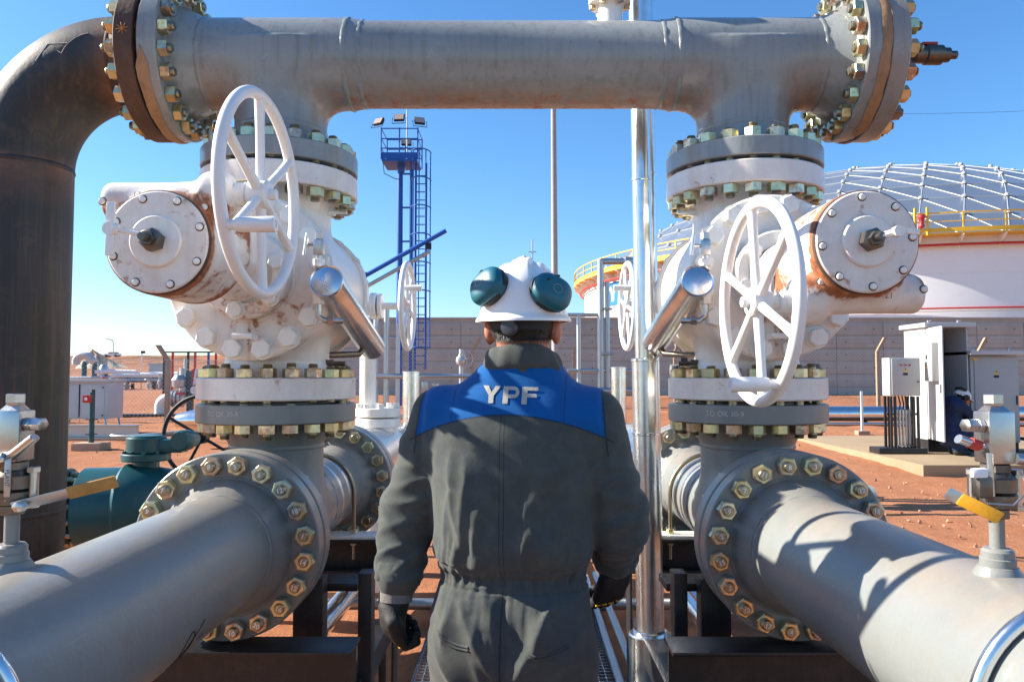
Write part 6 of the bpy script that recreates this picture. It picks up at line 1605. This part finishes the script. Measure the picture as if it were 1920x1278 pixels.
def worker():
    t = thing('person', 'worker from behind in grey coverall with blue YPF yoke and white helmet', 'person', (0.004, PY, GZ))
    # body: one continuous mesh under the clothes
    hc = np.array((0.027, PY+0.008, 1.700))
    def body(P):
        f = s_ell(P, hc+np.array((0, -0.006, 0.012)), (0.077, 0.096, 0.112))
        f = smin(f, s_ell(P, hc+np.array((0, 0.040, -0.065)), (0.056, 0.058, 0.070)), 0.03)          # jaw
        f = smin(f, s_cap(P, hc+np.array((0, 0.095, 0.0)), hc+np.array((0, 0.112, -0.035)), 0.009, 0.014), 0.015)   # nose
        for sx in (-1, 1): f = smax(f, -s_ell(P, hc+np.array((sx*0.031, 0.104, 0.010)), (0.016, 0.012, 0.009)), 0.01) # eye sockets
        f = smax(f, -s_ell(P, hc+np.array((0, 0.104, -0.066)), (0.024, 0.010, 0.004)), 0.006)            # mouth
        f = smin(f, s_cap(P, (0.022, PY, 1.52), (0.026, PY+0.004, 1.66), 0.064, 0.060), 0.025)        # neck
        for sx in (-1, 1):
            ec = hc+np.array((sx*0.084, -0.004, -0.034)); q = P-ec
            e = s_ell(q, (0, 0, 0), (0.015, 0.022, 0.037)); e = smax(e, -s_ell(q, (sx*0.011, 0.006, 0.004), (0.009, 0.011, 0.020)), 0.004)
            f = smin(f, e, 0.008)
        f = smin(f, cov_sdf(P)+0.020, 0.01)
        # hands inside the gloves
        f = smin(f, s_cap(P, (-0.284, PY-0.03, 1.05), (-0.290, PY-0.046, 0.970), 0.024, 0.012), 0.02)
        f = smin(f, s_cap(P, (0.250, PY+0.125, 1.08), (0.242, PY+0.145, 1.040), 0.024, 0.012), 0.02)
        return f
    solid('body', body, (-0.40, PY-0.28, 0.14), (0.40, PY+0.30, 1.84), 0.0095, SKIN, t)
    # coverall
    P, F = nets(cov_sdf, (-0.40, PY-0.30, 0.12), (0.40, PY+0.30, 1.62), 0.0056)
    P = project(cov_sdf, P, 3, 0.002, 0.012)
    g = grad(cov_sdf, P, 0.004); g /= np.maximum(np.linalg.norm(g, axis=1, keepdims=True), 1e-6)
    P = P+g*wrinkle(P)[:, None]
    me = fast_mesh('coverall', P, F); cv = link('coverall', me, COVER, t)
    bv = BVHTree.FromPolygons([tuple(p) for p in P], [tuple(f) for f in F])
    def back(x, z, off=0.0015):
        h, n, _, _ = bv.ray_cast(Vector((x, PY-0.6, z)), Vector((0, 1, 0)))
        return Vector((x, h.y-off, z)) if h is not None else Vector((x, PY-0.14, z))
    # letters on the yoke
    lm = letters('YPF', 0.041, 0.17, 5)
    sc = 0.134/lm.w
    lm.v = [tuple(back(-0.064+x*sc*1.0+0.008, 1.487+y-0.030*x*sc-0.06*(x*sc-0.067)**2*0, 0.0022)) for x, y, z in lm.v]
    lm.build('lettering', LETTER, cv, smooth=60)
    # collar: stand and fall
    rings = [(1.556, 0.094, 0.084), (1.590, 0.088, 0.079), (1.622, 0.079, 0.074), (1.629, 0.082, 0.077), (1.626, 0.087, 0.082), (1.610, 0.096, 0.090), (1.580, 0.106, 0.094), (1.572, 0.104, 0.090), (1.566, 0.096, 0.078)]
    n = 64; vs = []; fs = []
    for (z, a, b) in rings:
        for j in range(n):
            g = 2*PI*j/n; w_ = 0.0025*math.sin(g*7+z*60)+0.0015*math.sin(g*13)
            vs.append((0.026+(a+w_)*math.sin(g), PY+0.003-(b+w_)*math.cos(g), z-0.020*(1-math.cos(g))*0.5*2*(1 if True else 0)+0.002*math.sin(3*g)))
    for i in range(len(rings)-1):
        for j in range(n): fs.append((i*n+j, i*n+(j+1) % n, (i+1)*n+(j+1) % n, (i+1)*n+j))
    MB().add(vs, fs).build('collar', COVERP, cv, smooth=70)
    # pocket welts on the seat
    for xs, z0, z1 in ((np.linspace(-0.150, -0.072, 14), 0.962, 0.938), (np.linspace(0.060, 0.150, 14), 0.935, 0.945)):
        for dz in (0.0, -0.007):
            MB().tube([back(x, z0+(z1-z0)*i/13-0.010*math.sin(PI*i/13)+dz, 0.001) for i, x in enumerate(xs)], 0.0026, 6).build('pocket_welt', COVERP, cv)
    # helmet
    ec = np.array((0.028, PY+0.012, 1.700))
    nu, nv = 120, 56; vs = []; fs = []
    def shell(th, v, off=0.0):
        # v 0 rim .. 1 crown; th 0 = back of the head
        b = v*PI/2; cr = math.cos(b)**0.86; sz = math.sin(b)**0.96
        dx, dy = math.sin(th), -math.cos(th)
        x, y, z = (0.110+off)*cr*dx, (0.140+off)*cr*dy, (0.152+off)*sz
        up = max(0.0, min(1.0, (z-0.040)/0.055)); up = up*up*(3-2*up)
        wd = 0.019+0.026*max(0.0, min(1.0, (0.150-z)/0.09)); e = (wd+0.006-abs(x))/0.010; e = max(0.0, min(1.0, e)); e = e*e*(3-2*e)
        s2 = math.exp(-((abs(x)-wd-0.026)/0.009)**2)
        bump = 0.0085*e*up+0.0035*s2*up
        n = Vector((x/0.110**2, y/0.140**2, z/0.152**2)).normalized()
        lip = 0.010*math.exp(-(z/0.010)**2); rad = Vector((dx, dy, 0))
        p = Vector((x, y, z))+n*bump+rad*lip
        brim = max(0.0, -math.cos(th))**3*0.040*math.exp(-(z/0.006)**2); p += Vector((0, brim, -brim*0.25))
        return p+Vector(tuple(ec))+Vector((0, 0, -0.010-0.006*math.cos(th)))
    for v in range(nv+1):
        for k in range(nu): vs.append(tuple(shell(2*PI*k/nu, (v/nv)**1.15)))
    for v in range(nv):
        for k in range(nu): fs.append((v*nu+k, v*nu+(k+1) % nu, (v+1)*nu+(k+1) % nu, (v+1)*nu+k))
    b0 = len(vs)
    for k in range(nu):
        p = shell(2*PI*k/nu, 0.0); vs.append((p.x, p.y, p.z-0.004))
    for k in range(nu):
        p = shell(2*PI*k/nu, 0.0); c_ = Vector(tuple(ec)); q = c_+(p-c_)*0.93; vs.append((q.x, q.y, p.z-0.003))
    for k in range(nu):
        k2 = (k+1) % nu; fs.append((b0+k, b0+k2, k2, k)); fs.append((b0+nu+k, b0+nu+k2, b0+k2, b0+k))
    hl = MB().add(vs, fs).build('helmet', HELM, t, smooth=65)
    # suspension band with ratchet knob
    n = 40; m = MB(); pts = []
    for i in range(n+1):
        g = -0.85+1.7*i/n; pts.append((0.027+0.0885*math.sin(g), PY+0.004-0.1065*math.cos(g)))
    vs = []; fs = []
    for (x, y) in pts:
        for z, o_ in ((1.664, 0), (1.668, 0.003), (1.696, 0.003), (1.698, 0), (1.696, -0.003), (1.667, -0.003)):
            k = 1+o_/0.1; sag = -0.006*math.cos((x-0.027)*14)
            vs.append((0.027+(x-0.027)*k, PY+(y-PY)*k, z+sag))
    for i in range(n):
        for j in range(6): fs.append((i*6+j, i*6+(j+1) % 6, (i+1)*6+(j+1) % 6, (i+1)*6+j))
    sb = m.add(vs, fs).build('suspension_band', RUBBER, hl)
    MB().lathe([(0.020, -0.004), (0.020, 0.008), (0.0175, 0.016), (0.012, 0.017), (0, 0.017)], 28, frame((0.012, PY-0.110, 1.666), (-0.15, -1, 0))).build('ratchet_knob', KNOB, hl)
    # ear muffs folded back against the shell
    for (c, nr, rot) in (((-0.040, PY-0.098, 1.764), (-0.62, -0.74, 0.28), 0.25), ((0.108, PY-0.094, 1.748), (0.60, -0.77, 0.22), -0.25)):
        M = frame(c, nr, (1, 0, 0.0)) @ Rz(rot)
        def cup(P): 
            e = 2.6
            u, v, w_ = np.abs(P[:, 0]/0.051), np.abs(P[:, 1]/0.042), np.maximum(P[:, 2], 0)/0.032
            r = ((u**e+v**e)**(3/e)+w_**3)**(1/3)
            f = (r-1)*0.034; return np.maximum(f, -P[:, 2]-0.010)
        mf = solid('ear_muff', cup, (-0.06, -0.05, -0.014), (0.06, 0.05, 0.040), 0.0042, MUFF, t, M=M, sharp=60)
        MB().lathe([(0.040, -0.022), (0.047, -0.020), (0.051, -0.012), (0.0535, -0.006), (0.0535, 0.002), (0.050, 0.004)], 40, M @ Matrix.Diagonal((1.02, 0.84, 1, 1))).build('cushion', RUBBER, mf)
        MB().tube([M @ Vector((-0.030, 0.010, 0.0285)), M @ Vector((0.0, 0.040, 0.020)), M @ Vector((0.004, 0.052, -0.005)), M @ Vector((0.0, 0.052, -0.035))], 0.0035, 8).build('arm_wire', RUBBER, mf)
        m = MB()
        for k in range(3): m.tube([M @ Vector(((0.012+0.006*k)*math.cos(g), (0.012+0.006*k)*math.sin(g)*0.9, 0.0335-0.0045*k-0.0012*k*k)) for g in [2*PI*i/20 for i in range(20)]], 0.0005, 4, closed=True)
        m.build('emblem', CABINET, mf)
        if rot < 0: MB().box((0, 0, 0), (0.012, 0.020, 0.0012), M @ T((-0.040, -0.012, 0.0145)) @ Ry(-0.75)).build('sticker', PLAINW, mf)
    # hair: short crop below the helmet
    def hair(P):
        f = s_ell(P, hc+np.array((0, -0.006, 0.008)), (0.083, 0.103, 0.118))
        q = P-hc
        f = smax(f, q[:, 1]-0.035, 0.01)
        nape = 1.634+0.020*np.abs(q[:, 0]/0.08)**3*0
        f = smax(f, nape-P[:, 2], 0.012)
        f = smax(f, -(s_ell(P, hc+np.array((0.086, 0.002, -0.034)), (0.016, 0.026, 0.040))), 0.004); f = smax(f, -(s_ell(P, hc+np.array((-0.086, 0.002, -0.034)), (0.016, 0.026, 0.040))), 0.004)
        return f
    hr = solid('hair', hair, (-0.10, PY-0.14, 1.58), (0.16, PY+0.08, 1.80), 0.006, HAIR, t, fine=lambda P: hair(P)-0.0016*vnoise(P*np.array((220, 220, 90))))
    me = hr.data; rg = random.Random(2); m = MB()
    for v in me.vertices:
        if v.co.z > 1.70 or v.co.y > PY+0.02: continue
        for _ in range(3):
            p = v.co+Vector((rg.uniform(-.003, .003), rg.uniform(-.003, .003), rg.uniform(-.003, .003))); d = (v.normal*0.5+Vector((rg.uniform(-.3, .3), 0, -0.9))).normalized()*rg.uniform(0.006, 0.011)
            sd = d.cross(v.normal).normalized()*0.0005; m.add([p-sd, p+sd, p+d], [(0, 1, 2)])
    o = m.build('hair_strands', HAIR, hr, smooth=0); o['kind'] = 'stuff'
    # gloves
    def glove(side):
        if side < 0: w0 = np.array((-0.286, PY-0.038, 0.998)); pc = np.array((-0.291, PY-0.048, 0.942)); ax = np.array((0.10, 0.55, -0.83)); lat = np.array((0.55, -0.70, -0.40)); curl = np.array((0.45, 0.85, 0.25))
        else: w0 = np.array((0.248, PY+0.135, 1.052)); pc = np.array((0.240, PY+0.146, 1.000)); ax = np.array((-0.25, 0.40, -0.80)); lat = np.array((-0.75, -0.55, -0.1)); curl = np.array((-0.3, 0.8, 0.5))
        ax = ax/np.linalg.norm(ax); lat = lat-ax*(lat@ax); lat /= np.linalg.norm(lat); nrm = np.cross(ax, lat)
        if nrm@curl < 0: nrm = -nrm
        segs = []; tips = []
        for k, (o_, ln) in enumerate(((-0.033, 0.072), (-0.011, 0.084), (0.011, 0.080), (0.033, 0.066))):
            b = pc+ax*0.030+lat*o_; p1 = b+ax*ln*0.45+nrm*ln*0.10; p2 = p1+ax*ln*0.05+nrm*ln*0.42; p3 = p2-ax*ln*0.30+nrm*ln*0.06
            segs += [(b, p1, 0.0125, 0.0120), (p1, p2, 0.0120, 0.0110), (p2, p3, 0.0110, 0.0095)]; tips.append((b, p1))
        tb = pc-lat*0.036-ax*0.012; t1 = tb-lat*0.018+ax*0.028+nrm*0.016; t2 = t1+ax*0.026+nrm*0.018+lat*0.014
        segs += [(tb, t1, 0.015, 0.0135), (t1, t2, 0.0135, 0.0115)]
        def f(P):
            q = P-pc; u = np.stack([q@ax, q@lat, q@nrm], 1)
            d = s_box(u, (0, 0, 0), (0.046, 0.045, 0.018), 0.016)
            d = smin(d, s_cap(P, w0, pc, 0.034, 0.030), 0.018)
            h = None
            for (a, b, r0, r1) in segs:
                c = s_cap(P, a, b, r0, r1); h = c if h is None else np.minimum(h, c)
            return smin(d, h, 0.007)
        lo = np.min([pc-0.13, w0-0.05], 0); hi = np.max([pc+0.13, w0+0.05], 0)
        g = solid('glove', f, lo, hi, 0.0045, GLOVE, t, fine=lambda P: f(P)-0.0010*vnoise(P*70))
        for (b, p1) in tips:
            for u in (0.35, 0.62):
                c = b+(p1-b)*u-nrm*0.0115; MB().tube([c-lat*0.007, c, c+lat*0.007], 0.0028, 6).build('yellow_stripe', YELLOW, g)
        if side < 0: MB().cyl(Vector(w0)+Vector((0, 0, -0.006)), Vector((-0.2845, PY-0.03, 1.062)), 0.0400, 0.0445, 28).build('knit_cuff', KNIT, g)
        else: MB().cyl(Vector(w0)+Vector((-0.006, 0.006, -0.012)), Vector((0.250, PY+0.12, 1.092)), 0.0375, 0.044, 28).build('knit_cuff', KNIT, g)
        if side < 0: MB().lathe([(0.0452, 0), (0.047, 0.004), (0.047, 0.010), (0.0452, 0.014)], 28, frame((-0.2846, PY-0.031, 1.046), (0, 0.2, 1)), cap=False).build('blue_lining', SIGNBLUE, g)
    t.rotation_euler = (0, 0, -R_(9))
    glove(-1); glove(1)
    # cuffs of the sleeves
    for c, d, r in (((-0.2840, PY-0.0285, 1.050), (-0.1, -0.28, -1), 0.0565), ((0.250, PY+0.121, 1.088), (-0.16, 0.9, -0.95), 0.058)):
        n = 40; vs = []; fs = []; M = frame(c, d)
        pr = [(r-0.008, -0.03), (r+0.001, -0.028), (r+0.003, -0.004), (r+0.002, 0.012), (r-0.002, 0.016), (r-0.007, 0.010)]
        for j in range(n):
            g = 2*PI*j/n; w_ = 1+0.03*math.sin(g*6)+0.02*math.sin(g*11+1)
            for (rr, z) in pr: vs.append((rr*w_*math.cos(g), rr*w_*math.sin(g), z))
        k = len(pr)
        for j in range(n):
            for i in range(k-1): fs.append((j*k+i, ((j+1) % n)*k+i, ((j+1) % n)*k+i+1, j*k+i+1))
        MB().add(vs, fs, M).build('cuff', COVERP, cv, smooth=60)
    # boots
    for sx in (-1, 1):
        bx = sx*0.116
        def boot(P): 
            f = s_cap(P, (bx, PY-0.02, GZ+0.20), (bx, PY-0.015, GZ+0.07), 0.062, 0.055)
            f = smin(f, s_ell(P, (bx, PY+0.07, GZ+0.045), (0.052, 0.145, 0.058)), 0.04); return smax(f, GZ+0.003-P[:, 2], 0.006)
        solid('boot', boot, (bx-0.09, PY-0.11, GZ-0.01), (bx+0.09, PY+0.24, GZ+0.28), 0.009, RUBBER, t)
    return t
worker()
# ------------------------------------------------------------------ the crouching worker by the cabinets
def crouching():
    bx, by, bz = 7.12, 12.42, PADZ
    t = thing('person', 'crouching worker in navy coverall and white helmet at the open cabinet', 'person', (bx, by, bz))
    p = lambda x, y, z: np.array((bx+x, by+y, bz+z))
    def suit(P):
        f = s_cap(P, p(-0.10, 0.02, 0.30), p(0.02, 0.02, 0.78), 0.155, 0.145)
        f = smin(f, s_cap(P, p(-0.02, -0.10, 0.80), p(-0.01, 0.14, 0.80), 0.11), 0.08)
        for sy, dx in ((-0.11, 0.0), (0.12, 0.06)):
            kn = p(0.26+dx, sy, 0.50); f = smin(f, s_cap(P, p(-0.08, sy*0.7, 0.25), kn, 0.105, 0.085), 0.05); f = smin(f, s_cap(P, kn, p(-0.02+dx, sy, 0.12), 0.085, 0.07), 0.03)
            el = p(0.22, sy*1.35, 0.62); f = smin(f, s_cap(P, p(0.02, sy*1.4, 0.80), el, 0.072, 0.06), 0.03); f = smin(f, s_cap(P, el, p(0.42, sy*0.6, 0.66), 0.06, 0.045), 0.02)
        return f
    hd = p(0.155, 0.0, 0.905)
    def body(P):
        f = s_ell(P, hd, (0.092, 0.075, 0.105)); f = smin(f, s_ell(P, hd+np.array((0.045, 0, -0.06)), (0.055, 0.052, 0.06)), 0.03)
        f = smin(f, s_cap(P, hd+np.array((0.092, 0, -0.01)), hd+np.array((0.108, 0, -0.04)), 0.009, 0.013), 0.012)
        for sy in (-1, 1): f = smin(f, s_ell(P, hd+np.array((-0.015, sy*0.077, -0.02)), (0.02, 0.012, 0.032)), 0.008)
        f = smin(f, s_cap(P, p(0.03, 0.02, 0.78), hd, 0.06, 0.055), 0.03); f = smin(f, suit(P)+0.03, 0.01)
        for sy in (-0.08, 0.08): 
            f = smin(f, s_cap(P, p(0.42, sy*0.85, 0.66), p(0.50, sy*0.7, 0.65), 0.035, 0.03), 0.02)
            for k in range(4): f = np.minimum(f, s_cap(P, p(0.50, sy*0.7-0.03+0.02*k, 0.655), p(0.56, sy*0.6-0.03+0.02*k, 0.63), 0.011, 0.009))
            f = np.minimum(f, s_cap(P, p(0.46, sy*0.7+0.03, 0.67), p(0.52, sy*0.6+0.035, 0.68), 0.012, 0.010))
        return f
    solid('body', body, (bx-0.35, by-0.4, bz), (bx+0.75, by+0.4, bz+1.1), 0.014, SKIN, t)
    cv = solid('coverall', suit, (bx-0.4, by-0.45, bz-0.02), (bx+0.7, by+0.45, bz+1.0), 0.014, NAVY, t, fine=lambda P: suit(P)-0.012*(1-2*np.abs(vnoise(P*np.array((9, 9, 14)))))-0.004*vnoise(P*30))
    ec = hd+np.array((-0.01, 0, 0.02))
    rot = 0.45
    def helm(P):
        q = P-ec; c, s_ = math.cos(rot), math.sin(rot); u = np.stack([q[:, 0]*c-q[:, 2]*s_, q[:, 1], q[:, 0]*s_+q[:, 2]*c], 1)
        o = s_ell(u, (0, 0, 0), (0.138, 0.112, 0.135)); o = np.maximum(o, -u[:, 2]); 
        br = np.maximum(s_ell(u, (0.06, 0, 0), (0.135, 0.10, 0.04)), np.abs(u[:, 2]-0.004)-0.007); o = np.minimum(o, br)
        return np.maximum(o, -s_ell(u, (0, 0, -0.004), (0.130, 0.104, 0.127)))
    hl = solid('helmet', helm, ec-0.22, ec+0.24, 0.011, HELM, t, sharp=50)
    MB().box((0, 0, 0), (0.10, 0.20, 0.05), T(Vector(ec)+Vector((-0.02, 0, 0.125))) @ Ry(rot), bev=0.02).build('lamp_pack', RUBBER, hl)
    MB().lathe([(0.045, -0.02), (0.05, 0.0), (0.045, 0.02), (0, 0.025)], 16, frame(Vector(ec)+Vector((0.0, -0.115, -0.01)), (0, -1, 0))).build('ear_muff', RUBBER, hl)
    def hair(P): return smax(s_ell(P, hd, (0.098, 0.081, 0.108)), P[:, 0]-hd[0]-0.02, 0.01)
    solid('hair', hair, hd-0.13, hd+0.13, 0.012, HAIR, t)
    for sy, dx in ((-0.11, 0.0), (0.12, 0.06)):
        def boot(P): return smax(smin(s_cap(P, p(-0.02+dx, sy, 0.16), p(-0.02+dx, sy, 0.06), 0.06), s_ell(P, p(0.06+dx, sy, 0.045), (0.14, 0.052, 0.055)), 0.04), bz+0.002-P[:, 2], 0.006)
        solid('boot', boot, (bx-0.15, by+sy-0.1, bz-0.01), (bx+0.3, by+sy+0.1, bz+0.25), 0.012, RUBBER, t)
crouching()
